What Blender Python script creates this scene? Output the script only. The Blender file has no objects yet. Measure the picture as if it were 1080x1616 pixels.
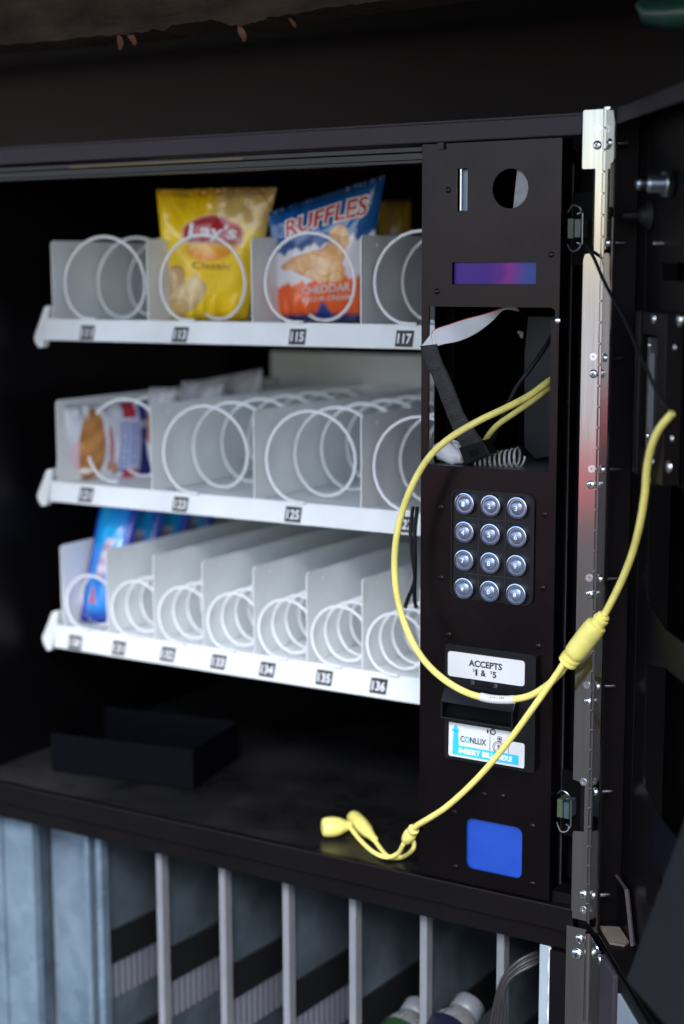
import bpy, bmesh, math, random
import numpy as np
from mathutils import Matrix, Vector
from mathutils.geometry import tessellate_polygon
random.seed(7); rng = np.random.default_rng(7)
PI = math.pi
scene = bpy.context.scene
col = scene.collection

# ------------------------------------------------------------------ camera, sky, sun, exposure
YAW, PITCH, ROLL = math.radians(31.2255), math.radians(8.6707), math.radians(-0.1858)
FPX = 2469.0                      # focal length in pixels of the 1080x1616 photograph (55 mm on 24x36)
CAM = np.array([0.6549, -1.2157, 1.5432])
def cam_axes():
    cy, sy, cp, sp = math.cos(YAW), math.sin(YAW), math.cos(PITCH), math.sin(PITCH)
    fwd = np.array([-sy*cp, cy*cp, -sp]); right = np.array([cy, sy, 0]); up = np.cross(right, fwd)
    c, s = math.cos(ROLL), math.sin(ROLL)
    return np.array([c*right+s*up, -s*right+c*up, fwd])
AX = cam_axes()
cd = bpy.data.cameras.new('camera'); cam = bpy.data.objects.new('camera', cd); col.objects.link(cam)
cd.lens = 55; cd.sensor_fit = 'VERTICAL'; cd.sensor_height = 36; cd.sensor_width = 24
cd.clip_start = 0.02; cd.clip_end = 3000
cd.dof.use_dof = True; cd.dof.focus_distance = 1.34; cd.dof.aperture_fstop = 2.9
mw = Matrix.Identity(4)
for i in range(3):
    mw[i][0], mw[i][1], mw[i][2], mw[i][3] = AX[0][i], AX[1][i], -AX[2][i], CAM[i]
cam.matrix_world = mw
scene.camera = cam

SUN_EL, SUN_AZ = math.radians(52), math.radians(150)     # veiled sun, high in front and to the right
world = bpy.data.worlds.new('World'); scene.world = world; world.use_nodes = True
nt = world.node_tree; bg = nt.nodes['Background']
sky = nt.nodes.new('ShaderNodeTexSky'); sky.sky_type = 'NISHITA'; sky.sun_disc = False
sky.sun_elevation = SUN_EL; sky.sun_rotation = SUN_AZ; sky.air_density = 1.0; sky.dust_density = 1.5; sky.ozone_density = 1.0
hs = nt.nodes.new('ShaderNodeHueSaturation'); hs.inputs['Saturation'].default_value = 1.0      # hazy, milky daylight
nt.links.new(sky.outputs[0], hs.inputs['Color']); nt.links.new(hs.outputs[0], bg.inputs[0]); bg.inputs[1].default_value = 0.05
scene.cycles.diffuse_bounces = 6
sd = bpy.data.lights.new('sun', 'SUN'); so = bpy.data.objects.new('sun', sd); col.objects.link(so)
sd.energy = 1.5; sd.angle = math.radians(50); sd.color = (.97, .985, 1)
sdir = Vector((math.sin(SUN_AZ)*math.cos(SUN_EL), math.cos(SUN_AZ)*math.cos(SUN_EL), math.sin(SUN_EL)))
so.rotation_euler = sdir.to_track_quat('Z', 'Y').to_euler(); so.location = (0, 0, 20)
scene.view_settings.view_transform = 'Standard'; scene.view_settings.look = 'None'
scene.view_settings.gamma = 1; scene.view_settings.use_curve_mapping = False
scene.view_settings.exposure = 3.15

# ------------------------------------------------------------------ pixel -> place
def ray(x, y): return np.array([(x-540)/FPX, -(y-808)/FPX, 1.0]) @ AX
def P(x, y, Y=None, X=None, Z=None):
    d = ray(x, y)
    t = (Y-CAM[1])/d[1] if Y is not None else ((X-CAM[0])/d[0] if X is not None else (Z-CAM[2])/d[2])
    return CAM + d*t
HX = np.array([0.1705, -0.004, 0.0]); TH = math.radians(36.5)      # hinge axis, door swing
DU = np.array([math.sin(TH), -math.cos(TH), 0]); DN = np.array([-math.cos(TH), -math.sin(TH), 0])
def D(u, off, z): return HX + DU*u + DN*off + np.array([0, 0, z])
def dpx(x, y, off):
    d = ray(x, y); t = ((HX+DN*off-CAM) @ DN)/(d @ DN); p = CAM+d*t
    return float((p-HX) @ DU), float(p[2])

# ------------------------------------------------------------------ materials
def mat(name, color, rough=.5, metal=0., spec=.5, var=0., vscale=8., rvar=0., bump=0., bscale=200., coat=0., trans=0., emis=None, tint=None, stretch=None, sheen=0., ior=None):
    m = bpy.data.materials.new(name); m.use_nodes = True
    n = m.node_tree.nodes; l = m.node_tree.links; b = n['Principled BSDF']
    b.inputs['Base Color'].default_value = (*color, 1); b.inputs['Roughness'].default_value = rough
    b.inputs['Metallic'].default_value = metal; b.inputs['Specular IOR Level'].default_value = spec
    b.inputs['Coat Weight'].default_value = coat; b.inputs['Transmission Weight'].default_value = trans
    if ior: b.inputs['IOR'].default_value = ior
    tc = n.new('ShaderNodeTexCoord'); vec = tc.outputs['Object']
    if stretch:
        mp = n.new('ShaderNodeMapping'); mp.inputs['Scale'].default_value = stretch; l.new(vec, mp.inputs[0]); vec = mp.outputs[0]
    if var or rvar:
        nz = n.new('ShaderNodeTexNoise'); nz.inputs['Scale'].default_value = vscale; nz.inputs['Detail'].default_value = 8; nz.inputs['Roughness'].default_value = .65
        l.new(vec, nz.inputs['Vector'])
        cr = n.new('ShaderNodeMapRange'); cr.inputs[1].default_value = .35; cr.inputs[2].default_value = .7; l.new(nz.outputs[0], cr.inputs[0])
        if var:
            mx = n.new('ShaderNodeMix'); mx.data_type = 'RGBA'; l.new(cr.outputs[0], mx.inputs[0])
            t2 = tint or tuple(min(1, c*(1+var)) for c in color)
            mx.inputs[6].default_value = (*color, 1); mx.inputs[7].default_value = (*t2, 1); l.new(mx.outputs[2], b.inputs['Base Color'])
        if rvar:
            r2 = n.new('ShaderNodeMapRange'); r2.inputs[3].default_value = rough; r2.inputs[4].default_value = rough+rvar; l.new(cr.outputs[0], r2.inputs[0]); l.new(r2.outputs[0], b.inputs['Roughness'])
    if bump:
        bz = n.new('ShaderNodeTexNoise'); bz.inputs['Scale'].default_value = bscale; bz.inputs['Detail'].default_value = 3; l.new(vec, bz.inputs['Vector'])
        bp = n.new('ShaderNodeBump'); bp.inputs['Strength'].default_value = bump; bp.inputs['Distance'].default_value = .002; l.new(bz.outputs[0], bp.inputs['Height']); l.new(bp.outputs[0], b.inputs['Normal'])
    if emis: b.inputs['Emission Color'].default_value = (*emis[0], 1); b.inputs['Emission Strength'].default_value = emis[1]
    return m

def print_mat(name, rough=.3, bump=.25, bscale=60, coat=.3, trans=0., metal=0.):
    m = mat(name, (1, 1, 1), rough, coat=coat, bump=bump, bscale=bscale, metal=metal)
    n = m.node_tree.nodes; a = n.new('ShaderNodeAttribute'); a.attribute_name = 'print'
    m.node_tree.links.new(a.outputs['Color'], n['Principled BSDF'].inputs['Base Color'])
    return m

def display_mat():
    m = mat('display_sheen', (.1, .03, .4), .35, spec=.2, coat=.05)
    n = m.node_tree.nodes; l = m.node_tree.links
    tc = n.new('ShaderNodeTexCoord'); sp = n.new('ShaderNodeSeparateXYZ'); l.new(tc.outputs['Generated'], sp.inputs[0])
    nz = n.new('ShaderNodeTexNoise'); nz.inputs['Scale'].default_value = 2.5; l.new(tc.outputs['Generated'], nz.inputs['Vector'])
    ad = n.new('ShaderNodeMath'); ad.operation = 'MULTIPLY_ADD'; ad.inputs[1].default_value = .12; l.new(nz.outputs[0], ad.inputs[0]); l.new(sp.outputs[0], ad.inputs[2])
    cr = n.new('ShaderNodeValToRGB'); e = cr.color_ramp  # reflected purple, magenta and blue sheen painted into the base colour
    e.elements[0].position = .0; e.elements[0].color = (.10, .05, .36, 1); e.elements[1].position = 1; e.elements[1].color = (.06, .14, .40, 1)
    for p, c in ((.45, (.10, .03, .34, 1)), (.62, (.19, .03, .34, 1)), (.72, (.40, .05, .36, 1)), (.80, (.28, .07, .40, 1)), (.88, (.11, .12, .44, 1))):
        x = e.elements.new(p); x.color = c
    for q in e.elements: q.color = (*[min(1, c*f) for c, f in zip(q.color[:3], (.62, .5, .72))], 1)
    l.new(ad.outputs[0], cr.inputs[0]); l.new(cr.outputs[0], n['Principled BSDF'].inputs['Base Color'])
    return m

def zinc_mat():
    m = mat('galvanised_steel', (.42, .46, .50), .40, metal=.35, rvar=.2, vscale=14)
    n = m.node_tree.nodes; l = m.node_tree.links
    tc = n.new('ShaderNodeTexCoord'); v = n.new('ShaderNodeTexVoronoi'); v.inputs['Scale'].default_value = 60; l.new(tc.outputs['Object'], v.inputs['Vector'])
    nz = n.new('ShaderNodeTexNoise'); nz.inputs['Scale'].default_value = 9; nz.inputs['Detail'].default_value = 9; l.new(tc.outputs['Object'], nz.inputs['Vector'])
    a = n.new('ShaderNodeMix'); a.data_type = 'RGBA'; a.inputs[0].default_value = .25; l.new(nz.outputs[0], a.inputs[6]); l.new(v.outputs['Color'], a.inputs[7])
    bw = n.new('ShaderNodeRGBToBW'); l.new(a.outputs[2], bw.inputs[0])
    cr = n.new('ShaderNodeValToRGB'); cr.color_ramp.elements[0].position = .3; cr.color_ramp.elements[0].color = (.085, .125, .17, 1)
    cr.color_ramp.elements[1].position = .72; cr.color_ramp.elements[1].color = (.165, .22, .28, 1); l.new(bw.outputs[0], cr.inputs[0]); l.new(cr.outputs[0], n['Principled BSDF'].inputs['Base Color'])
    return m

def floor_mat():
    m = mat('dusty_black_floor', (.012, .012, .014), .22, spec=.35)
    n = m.node_tree.nodes; l = m.node_tree.links; b = n['Principled BSDF']
    tc = n.new('ShaderNodeTexCoord'); nz = n.new('ShaderNodeTexNoise'); nz.inputs['Scale'].default_value = 6; nz.inputs['Detail'].default_value = 10; nz.inputs['Roughness'].default_value = .7
    l.new(tc.outputs['Object'], nz.inputs['Vector'])
    sp = n.new('ShaderNodeSeparateXYZ'); l.new(tc.outputs['Object'], sp.inputs[0])
    mr = n.new('ShaderNodeMapRange'); mr.inputs[1].default_value = -.15; mr.inputs[2].default_value = -.48; l.new(sp.outputs[0], mr.inputs[0])   # dust lies on the left part
    ml = n.new('ShaderNodeMath'); ml.operation = 'MULTIPLY_ADD'; ml.inputs[1].default_value = .35; l.new(mr.outputs[0], ml.inputs[0]); l.new(nz.outputs[0], ml.inputs[2])
    r = n.new('ShaderNodeMapRange'); r.inputs[1].default_value = .38; r.inputs[2].default_value = 1.05; l.new(ml.outputs[0], r.inputs[0])
    mx = n.new('ShaderNodeMix'); mx.data_type = 'RGBA'; l.new(r.outputs[0], mx.inputs[0]); mx.inputs[6].default_value = (.003, .003, .004, 1); mx.inputs[7].default_value = (.028, .0265, .0258, 1); l.new(mx.outputs[2], b.inputs['Base Color'])
    r2 = n.new('ShaderNodeMapRange'); r2.inputs[3].default_value = .2; r2.inputs[4].default_value = .8; l.new(r.outputs[0], r2.inputs[0]); l.new(r2.outputs[0], b.inputs['Roughness'])
    return m

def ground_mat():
    m = mat('added_ground_bands', (.05, .05, .052), .85, bump=.4, bscale=40)
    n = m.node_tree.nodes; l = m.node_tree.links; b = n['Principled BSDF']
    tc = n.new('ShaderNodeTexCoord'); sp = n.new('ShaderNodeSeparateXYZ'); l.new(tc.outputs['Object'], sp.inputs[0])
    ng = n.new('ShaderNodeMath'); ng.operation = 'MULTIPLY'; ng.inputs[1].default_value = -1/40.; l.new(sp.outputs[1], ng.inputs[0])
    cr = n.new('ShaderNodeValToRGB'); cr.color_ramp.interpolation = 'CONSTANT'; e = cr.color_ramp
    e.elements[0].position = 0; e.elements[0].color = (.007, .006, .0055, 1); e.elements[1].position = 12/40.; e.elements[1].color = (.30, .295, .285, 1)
    x = e.elements.new(8.4/40.); x.color = (.30, .02, .026, 1)  # unseen red band added for the hinge to reflect, between dark and pale
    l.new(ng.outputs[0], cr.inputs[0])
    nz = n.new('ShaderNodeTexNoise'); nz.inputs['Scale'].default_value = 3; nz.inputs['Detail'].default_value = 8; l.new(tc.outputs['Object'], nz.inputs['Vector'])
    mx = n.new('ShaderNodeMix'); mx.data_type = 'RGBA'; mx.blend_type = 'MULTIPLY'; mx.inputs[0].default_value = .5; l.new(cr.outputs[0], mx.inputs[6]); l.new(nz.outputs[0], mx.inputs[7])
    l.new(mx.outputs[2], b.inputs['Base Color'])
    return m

M = dict(
    black=mat('black_powder_coat', (.0018, .0016, .0021), .36, rvar=.12, vscale=10, bump=.06, bscale=900, spec=.2),
    panel=mat('semi_gloss_black_panel', (.0012, .0009, .0012), .16, rvar=.16, vscale=13, bump=.04, bscale=1100, spec=.26),
    inside=mat('black_liner', (.0012, .0012, .0015), .6, spec=.08),
    rail=mat('grey_black_rail', (.025, .022, .029), .45, spec=.3, var=.5, vscale=14, rvar=.15),
    plastic=mat('black_moulded_plastic', (.0028, .0030, .0045), .36, bump=.12, bscale=1500, spec=.3),
    rubber=mat('black_matte_rubber', (.005, .0052, .006), .6, spec=.3, bump=.1, bscale=600),
    white=mat('white_powder_coat', (.84, .865, .87), .38, var=-.14, vscale=12, rvar=.15, spec=.5),
    coil=mat('white_coated_wire', (.84, .84, .85), .32, spec=.5),
    zinc=zinc_mat(),
    steel=mat('stainless_steel', (.45, .425, .412), .085, metal=1, rvar=.05, vscale=6, stretch=(60, 60, 1.5), var=-.25),
    chrome=mat('bright_zinc', (.70, .72, .76), .22, metal=1),
    dark_steel=mat('dark_steel', (.30, .30, .31), .35, metal=1, rvar=.15),
    key=mat('smoky_chrome_key', (.24, .30, .42), .27, metal=.7, spec=.6, rvar=.08, vscale=40),
    key_rim=mat('key_rim', (.46, .54, .70), .16, metal=1),
    ink_w=mat('white_ink', (.82, .82, .84), .5), key_ink=mat('key_ink', (.85, .87, .90), .5), track=mat('track_metal', (.022, .020, .021), .35, metal=.4), pale_grey=mat('lit_edge_grey', (.155, .160, .178), .5, var=-.2, vscale=30), chute=mat('shaded_galvanised', (.045, .060, .074), .5, metal=.4, var=.9, vscale=11, tint=(.12, .15, .185)), liner=mat('pale_liner', (.26, .31, .36), .5, var=-.2, vscale=10),
    ink_k=mat('black_ink', (.012, .012, .014), .5),
    ink_c=mat('cyan_ink', (.02, .47, .80), .45),
    ink_r=mat('red_ink', (.50, .015, .02), .35, coat=.3),
    ink_brown=mat('brown_ink', (.16, .10, .02), .4),
    ink_pale=mat('pale_grey_ink', (.62, .60, .58), .4),
    sticker=mat('white_sticker', (.60, .605, .625), .35, var=-.05, vscale=20),
    yellow=mat('yellow_pvc', (.84, .73, .20), .42, spec=.45, var=-.22, vscale=60, rvar=.15, bump=.05, bscale=300),
    yellow_d=mat('yellow_moulded_pvc', (.82, .73, .19), .5, var=-.28, vscale=40, bump=.25, bscale=500),
    blue=mat('blue_window', (.004, .042, .30), .45, var=.25, vscale=30, bump=.05, bscale=700),
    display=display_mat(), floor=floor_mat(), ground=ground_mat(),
    ribbon=mat('white_ribbon', (.66, .67, .70), .42),
    tape=mat('black_woven_tape', (.016, .015, .017), .6, bump=.6, bscale=700, var=.6, vscale=200),
    wood=mat('weathered_board', (.018, .012, .009), .85, spec=.15, var=.8, vscale=18, bump=.9, bscale=70, tint=(.055, .040, .030), stretch=(1, 1, 3)),
    wall=mat('dark_wall', (.023, .0195, .0185), .85, var=.25, vscale=5, bump=.3, bscale=50),
    roof=mat('dark_ceiling', (.005, .0045, .0045), .85),
    green=mat('green_paint', (.006, .030, .022), .35, var=.6, vscale=40),
    leaf=mat('dry_leaf', (.11, .05, .03), .7, var=.5, vscale=150),
    clear=mat('clear_plastic', (.9, .92, .95), .12, trans=.92, ior=1.35),
    capw=mat('white_cap', (.10, .11, .125), .35),
    label_d=mat('navy_label', (.006, .006, .02), .35, coat=.3),
    label_g=mat('green_label', (.008, .03, .01), .35, coat=.3),
    wire_g=mat('grey_wire', (.02, .018, .02), .5),
    pcb=mat('green_latch_pad', (.035, .05, .028), .5, var=.4, vscale=90),
    teal=mat('teal_latch_pad', (.03, .048, .054), .35, var=.4, vscale=90),
    bag=print_mat('foil_bag_print', .24, .10, 90, .5), film=print_mat('pastry_film_print', .22, .2, 120, .5),
)

for k_ in ('panel', 'black', 'rail'): M[k_].node_tree.nodes['Principled BSDF'].inputs['Specular Tint'].default_value = (1, .86, .93, 1)

# ------------------------------------------------------------------ mesh helpers
class MB:
    def __init__(s): s.v = []; s.f = []; s.m = []; s.mi = 0
    def add(s, vs, fs):
        o = len(s.v); s.v += [tuple(map(float, p)) for p in vs]; s.f += [tuple(i+o for i in f) for f in fs]; s.m += [s.mi]*len(fs); return s
    def mat(s, i): s.mi = i; return s
    def hexa(s, p):   # 8 corners: bottom ring 0-3, top ring 4-7
        return s.add(p, [(3, 2, 1, 0), (4, 5, 6, 7), (0, 1, 5, 4), (1, 2, 6, 5), (2, 3, 7, 6), (3, 0, 4, 7)])
    def box(s, x0, x1, y0, y1, z0, z1):
        return s.hexa([(x0, y0, z0), (x1, y0, z0), (x1, y1, z0), (x0, y1, z0), (x0, y0, z1), (x1, y0, z1), (x1, y1, z1), (x0, y1, z1)])
    def dbox(s, u0, u1, o0, o1, z0, z1):   # box in door axes
        return s.hexa([D(u0, o1, z0), D(u1, o1, z0), D(u1, o0, z0), D(u0, o0, z0), D(u0, o1, z1), D(u1, o1, z1), D(u1, o0, z1), D(u0, o0, z1)])
    def prism(s, outer, holes, fn, t0, t1, mats=None):
        polys = [[Vector((a, b, 0)) for a, b in outer]] + [[Vector((a, b, 0)) for a, b in h] for h in holes]
        tris = tessellate_polygon(polys); flat = [p for q in polys for p in q]
        for t, flip in ((t0, False), (t1, True)):
            s.add([fn(p.x, p.y, t) for p in flat], [tuple(q) if not flip else tuple(q[::-1]) for q in tris])
        for q in polys:
            n = len(q); s.add([fn(p.x, p.y, t0) for p in q]+[fn(p.x, p.y, t1) for p in q], [(i, (i+1) % n, n+(i+1) % n, n+i) for i in range(n)])
        return s
    def tube(s, pts, r, seg=10, cap=True, closed=False):
        pts = [np.array(p, float) for p in pts]; n = len(pts); rs = r if hasattr(r, '__len__') else [r]*n
        T = [pts[min(i+1, n-1)]-pts[max(i-1, 0)] for i in range(n)]; T = [t/(np.linalg.norm(t)+1e-12) for t in T]
        a = np.cross(T[0], [0, 0, 1]); 
        if np.linalg.norm(a) < .1: a = np.cross(T[0], [1, 0, 0])
        a /= np.linalg.norm(a); vs = []
        for i in range(n):
            a = a - T[i]*(a @ T[i]); a /= np.linalg.norm(a); b = np.cross(T[i], a)
            for k in range(seg):
                c = 2*PI*k/seg; vs.append(pts[i]+rs[i]*(math.cos(c)*a+math.sin(c)*b))
        fs = [(i*seg+k, i*seg+(k+1) % seg, (i+1)*seg+(k+1) % seg, (i+1)*seg+k) for i in range(n-1) for k in range(seg)]
        if cap: fs += [tuple(range(seg))[::-1], tuple((n-1)*seg+k for k in range(seg))]
        return s.add(vs, fs)
    def lathe(s, prof, o, axis, seg=20):   # prof: (radius, distance along axis)
        axis = np.array(axis, float); axis /= np.linalg.norm(axis); o = np.array(o, float)
        a = np.cross(axis, [0, 0, 1]); 
        if np.linalg.norm(a) < .1: a = np.cross(axis, [1, 0, 0])
        a /= np.linalg.norm(a); b = np.cross(axis, a); vs = []
        for r, h in prof:
            for k in range(seg):
                c = 2*PI*k/seg; vs.append(o+axis*h+max(r, 1e-5)*(math.cos(c)*a+math.sin(c)*b))
        n = len(prof)
        fs = [(i*seg+k, i*seg+(k+1) % seg, (i+1)*seg+(k+1) % seg, (i+1)*seg+k) for i in range(n-1) for k in range(seg)]
        fs += [tuple(range(seg))[::-1], tuple((n-1)*seg+k for k in range(seg))]
        return s.add(vs, fs)
    def grid(s, rows):   # rows of points
        n, k = len(rows), len(rows[0]); return s.add([p for r in rows for p in r], [(i*k+j, i*k+j+1, (i+1)*k+j+1, (i+1)*k+j) for i in range(n-1) for j in range(k-1)])
    def build(s, name, mats, parent=None, smooth=False, bevel=0, loc=None, prints=None):
        root = parent
        while root is not None and root.parent: root = root.parent
        off = np.array(root.location) if root else np.zeros(3)
        if loc is not None: off = off+np.array(loc)-(off if root else 0) if root is None else np.array(loc)
        me = bpy.data.meshes.new(name)
        me.from_pydata([tuple(np.array(p)-off) for p in s.v], [], s.f)
        for m in (mats if isinstance(mats, (list, tuple)) else [mats]): me.materials.append(m if not isinstance(m, str) else M[m])
        if len(me.materials) > 1: me.polygons.foreach_set('material_index', s.m)
        bm = bmesh.new(); bm.from_mesh(me); bmesh.ops.recalc_face_normals(bm, faces=bm.faces); bm.to_mesh(me); bm.free()
        if smooth:
            me.polygons.foreach_set('use_smooth', [True]*len(me.polygons))
            me.set_sharp_from_angle(angle=math.radians(40))
        if prints is not None:
            at = me.color_attributes.new('print', 'FLOAT_COLOR', 'POINT'); at.data.foreach_set('color', np.c_[np.array(prints), np.ones(len(prints))].ravel())
        o = bpy.data.objects.new(name, me); col.objects.link(o)
        if loc is not None: o.location = np.array(loc)-(np.array(root.location) if root else 0)
        if parent: o.parent = parent
        if bevel:
            b = o.modifiers.new('bevel', 'BEVEL'); b.width = bevel; b.segments = 2; b.limit_method = 'ANGLE'; b.angle_limit = math.radians(50)
        return o

def tag(o, label=None, cat=None, group=None, kind=None):
    if label: o['label'] = label
    if cat: o['category'] = cat
    if group: o['group'] = group
    if kind: o['kind'] = kind
    return o
def thing(name, loc, label, cat, group=None):
    o = bpy.data.objects.new(name, None); col.objects.link(o); o.location = loc; o.empty_display_size = .05
    return tag(o, label, cat, group)
def dup(o, delta, parent=None):
    c = o.copy(); col.objects.link(c); c.location = Vector(o.location)+Vector(tuple(map(float, delta)))
    if parent is not None: c.parent = parent
    return c
def smooth_path(pts, n=10):
    p = [np.array(q, float) for q in pts]; p = [2*p[0]-p[1]]+p+[2*p[-1]-p[-2]]; out = []
    for i in range(1, len(p)-2):
        for k in range(n):
            t = k/n; out.append(.5*((2*p[i])+(-p[i-1]+p[i+1])*t+(2*p[i-1]-5*p[i]+4*p[i+1]-p[i+2])*t*t+(-p[i-1]+3*p[i]-3*p[i+1]+p[i+2])*t**3))
    out.append(p[-2]); return out
def rrect(x0, x1, z0, z1, r, n=5):
    out = []
    for cx, cz, a0 in ((x1-r, z1-r, 0), (x0+r, z1-r, 90), (x0+r, z0+r, 180), (x1-r, z0+r, 270)):
        for k in range(n+1):
            a = math.radians(a0+90*k/n); out.append((cx+r*math.cos(a), cz+r*math.sin(a)))
    return out
def circle(cx, cz, r, n=28): return [(cx+r*math.cos(2*PI*k/n), cz+r*math.sin(2*PI*k/n)) for k in range(n)]
_txt = {}
def text2d(s, bold=0.0):
    """flat lettering as (vertices scaled to the unit box, faces, aspect)"""
    if (s, bold) in _txt: return _txt[(s, bold)]
    cu = bpy.data.curves.new('lettering', 'FONT'); cu.body = s; cu.size = 1; cu.offset = bold; cu.resolution_u = 3
    o = bpy.data.objects.new('lettering', cu); col.objects.link(o)
    dg = bpy.context.evaluated_depsgraph_get(); me = o.evaluated_get(dg).to_mesh()
    v = np.array([w.co[:2] for w in me.vertices]); f = [tuple(p.vertices) for p in me.polygons]
    bm = bmesh.new(); bm.from_mesh(me); bmesh.ops.triangulate(bm, faces=bm.faces)
    for _ in range(3):
        ed = [e for e in bm.edges if e.calc_length() > .16]
        if ed: bmesh.ops.subdivide_edges(bm, edges=ed, cuts=1); bmesh.ops.triangulate(bm, faces=bm.faces)
    v = np.array([w.co[:2] for w in bm.verts]); bm.verts.index_update(); f = [tuple(x.index for x in p.verts) for p in bm.faces]; bm.free()
    o.evaluated_get(dg).to_mesh_clear(); bpy.data.objects.remove(o); bpy.data.curves.remove(cu)
    lo, hi = v.min(0), v.max(0); r = ((v-lo)/(hi-lo), f, (hi-lo)[0]/(hi-lo)[1]); _txt[(s, bold)] = r
    return r
def text(mb, s, x0, x1, z0, z1, fn, bold=0.0, slant=0.0, arch=0.0, pad=0.0):
    v, f, _ = text2d(s, bold)
    q = [(x0-pad+a*(x1-x0+2*pad)+slant*(b-.5)*(z1-z0), z0-pad+b*(z1-z0+2*pad)+arch*a) for a, b in v]
    return mb.add([fn(a, b) for a, b in q], f)
flatY = lambda Y: (lambda a, b: (a, Y, b))

# ------------------------------------------------------------------ ground and the shelter
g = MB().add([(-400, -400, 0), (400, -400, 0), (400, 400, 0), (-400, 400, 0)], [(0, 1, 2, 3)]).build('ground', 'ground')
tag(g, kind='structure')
w = MB().box(-12, 9, .80, 1.0, 0.0, 10.5).build('wall', 'wall'); tag(w, 'dark grey rear wall seen above and behind the vending machine', 'wall')
r_ = thing('shelter_roof', (0, .35, 1.79), 'dark low ceiling over the vending machine', 'roof')
MB().box(-2.4, 2.0, -.012, .798, 1.925, 1.944).build('ceiling_panel', 'roof', r_)
MB().box(-2.4, 2.0, -.80, -.074, 1.945, 1.97).build('shade_panel', 'roof', r_)  # unseen slab added to shade the upper trays from the sky
MB().box(.28, .40, .0, .796, 1.80, 1.9245).build('joist', 'roof', r_); MB().box(-2.4, 2.0, .62, .70, 1.86, 1.9245).build('joist', 'roof', r_)
# weathered board on the front edge of the roof, ragged along its lower edge
edge_px = [(-260, 92), (-120, 82), (0, 70), (60, 66), (125, 59), (190, 54), (225, 52), (245, 46), (256, 49), (270, 40), (290, 37), (312, 34), (332, 30), (345, 33), (366, 41), (384, 40), (402, 36), (430, 26), (460, 22), (500, 14), (540, 10), (590, 3), (640, -4), (800, -22), (1000, -44), (1200, -62)]
YB = -.07
low = []
for i, q in enumerate(edge_px):
    p = P(*q, Y=YB); low.append((p[0], p[2]))
lo2 = []
for (a, b), (c, d) in zip(low[:-1], low[1:]):
    for k in range(4):
        t = k/4; lo2.append((a+(c-a)*t, b+(d-b)*t+(random.uniform(-.0012, .0012) if k else 0)))
lo2.append(low[-1])
outl = lo2+[(low[-1][0], 1.93), (low[0][0], 1.93)]
board = MB().prism(outl, [], lambda a, b, t: (a, t, b), YB, YB+.05).build('roof_edge_board', 'wood')
tag(board, 'weathered brown board with ragged lower edge hanging above the machine', 'board')
for (x, y, s, rz) in ((203, 54, .012, .3), (187, 62, .011, -.4), (378, 47, .012, .1), (459, 33, .006, .2)):
    p = P(x, y, Y=YB+.004); b = MB()
    rows = []
    for i in range(7):
        t = i/6; wdt = s*.34*math.sin(PI*min(1, t*.9+.08))
        rows.append([(p[0]+math.sin(rz)*s*(t-.3)+wdt*k, p[1]-.003*math.cos(t*3)+.004*abs(k), p[2]-s*(t-.3)*1.1) for k in (-1, -.5, 0, .5, 1)])
    b.grid(rows); o = b.build('dry_leaf', 'leaf', smooth=True)
    tag(o, 'small dry leaf scrap hanging from the ragged roof board', 'leaf', 'leaf scraps under the roof board')
p = P(1000, 30, Y=-.02); p2 = P(1090, 24, Y=-.02)
gr = MB().tube([(p[0]+.004, -.02, p[2]+.012), (p[0]+.012, -.02, p[2]+.004), (p[0]+.03, -.02, p[2]+.001), (p[0]+.5, -.02, p[2]+.003)], [.004, .010, .012, .012], 14)
tag(gr.build('green_rail', 'green', smooth=True), 'dark green painted metal rail under the roof', 'rail')
# ------------------------------------------------------------------ the vending machine
VM = thing('vending_machine', (-.19, .3, 0), 'black open vending machine with selector column, can chutes and open door', 'vending machine')
XL, XR, YBK = -.565, .168, .62
ZT, ZF = 1.6715, .993
MB().box(XL-.02, XL, .004, YBK, .04, ZT-.002).build('side_panel', 'black', VM)
MB().box(XR-.012, XR-.001, .004, YBK, .04, ZT-.002).build('side_panel', 'black', VM)
MB().box(XL, XR-.0125, YBK-.01, YBK, .04, ZT-.002).build('back_panel', 'inside', VM)
MB().box(XL-.02, XR, .0, YBK, ZT-.0015, ZT).build('top_panel', 'rail', VM)
MB().box(XL-.019, XR-.001, .02, YBK, .012, .0385).build('base_panel', 'black', VM)
for x in (XL+.02, XR-.05):
    for y in (.06, YBK-.06): MB().lathe([(.02, 0), (.02, .004), (.012, .006), (.012, .013)], (x, y, 0), (0, 0, 1)).build('foot', 'dark_steel', VM)
MB().box(XL-.02, .1485, -.004, .016, 1.6535, ZT-.0018).build('top_rail', 'rail', VM, bevel=.0012)
MB().box(.016, .022, -.003, .004, 1.6475, 1.6532).build('rail_tab', 'rail', VM)
gt = MB().box(XL, -.003, .0045, .012, 1.6470, 1.6515).box(XL, -.003, .0045, .012, 1.6375, 1.6405).box(XL, -.003, .009, .012, 1.6406, 1.6469)
gt.build('glass_track', 'track', VM, bevel=.0006)
MB().box(-.40, -.19, .0035, .0043, 1.6475, 1.6495).build('track_sticker', mat('amber_sticker', (.12, .07, .015), .4), VM)
# compartment floor and the beam under it
fl = MB().box(XL+.001, XR-.0135, .006, YBK-.011, ZF-.006, ZF-.0008).build('compartment_floor', 'floor', VM)
MB().box(XL-.02, XR-.014, -.003, .0055, .9715, ZF+.001).build('front_beam', 'black', VM, bevel=.0012)
MB().box(XL-.02, XR-.014, .003, .05, .9525, .9710).build('lower_beam', 'black', VM, bevel=.001)
MB().box(.1305, .1530, .0058, .03, .975, 1.0035).build('corner_bracket', 'black', VM)

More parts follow.
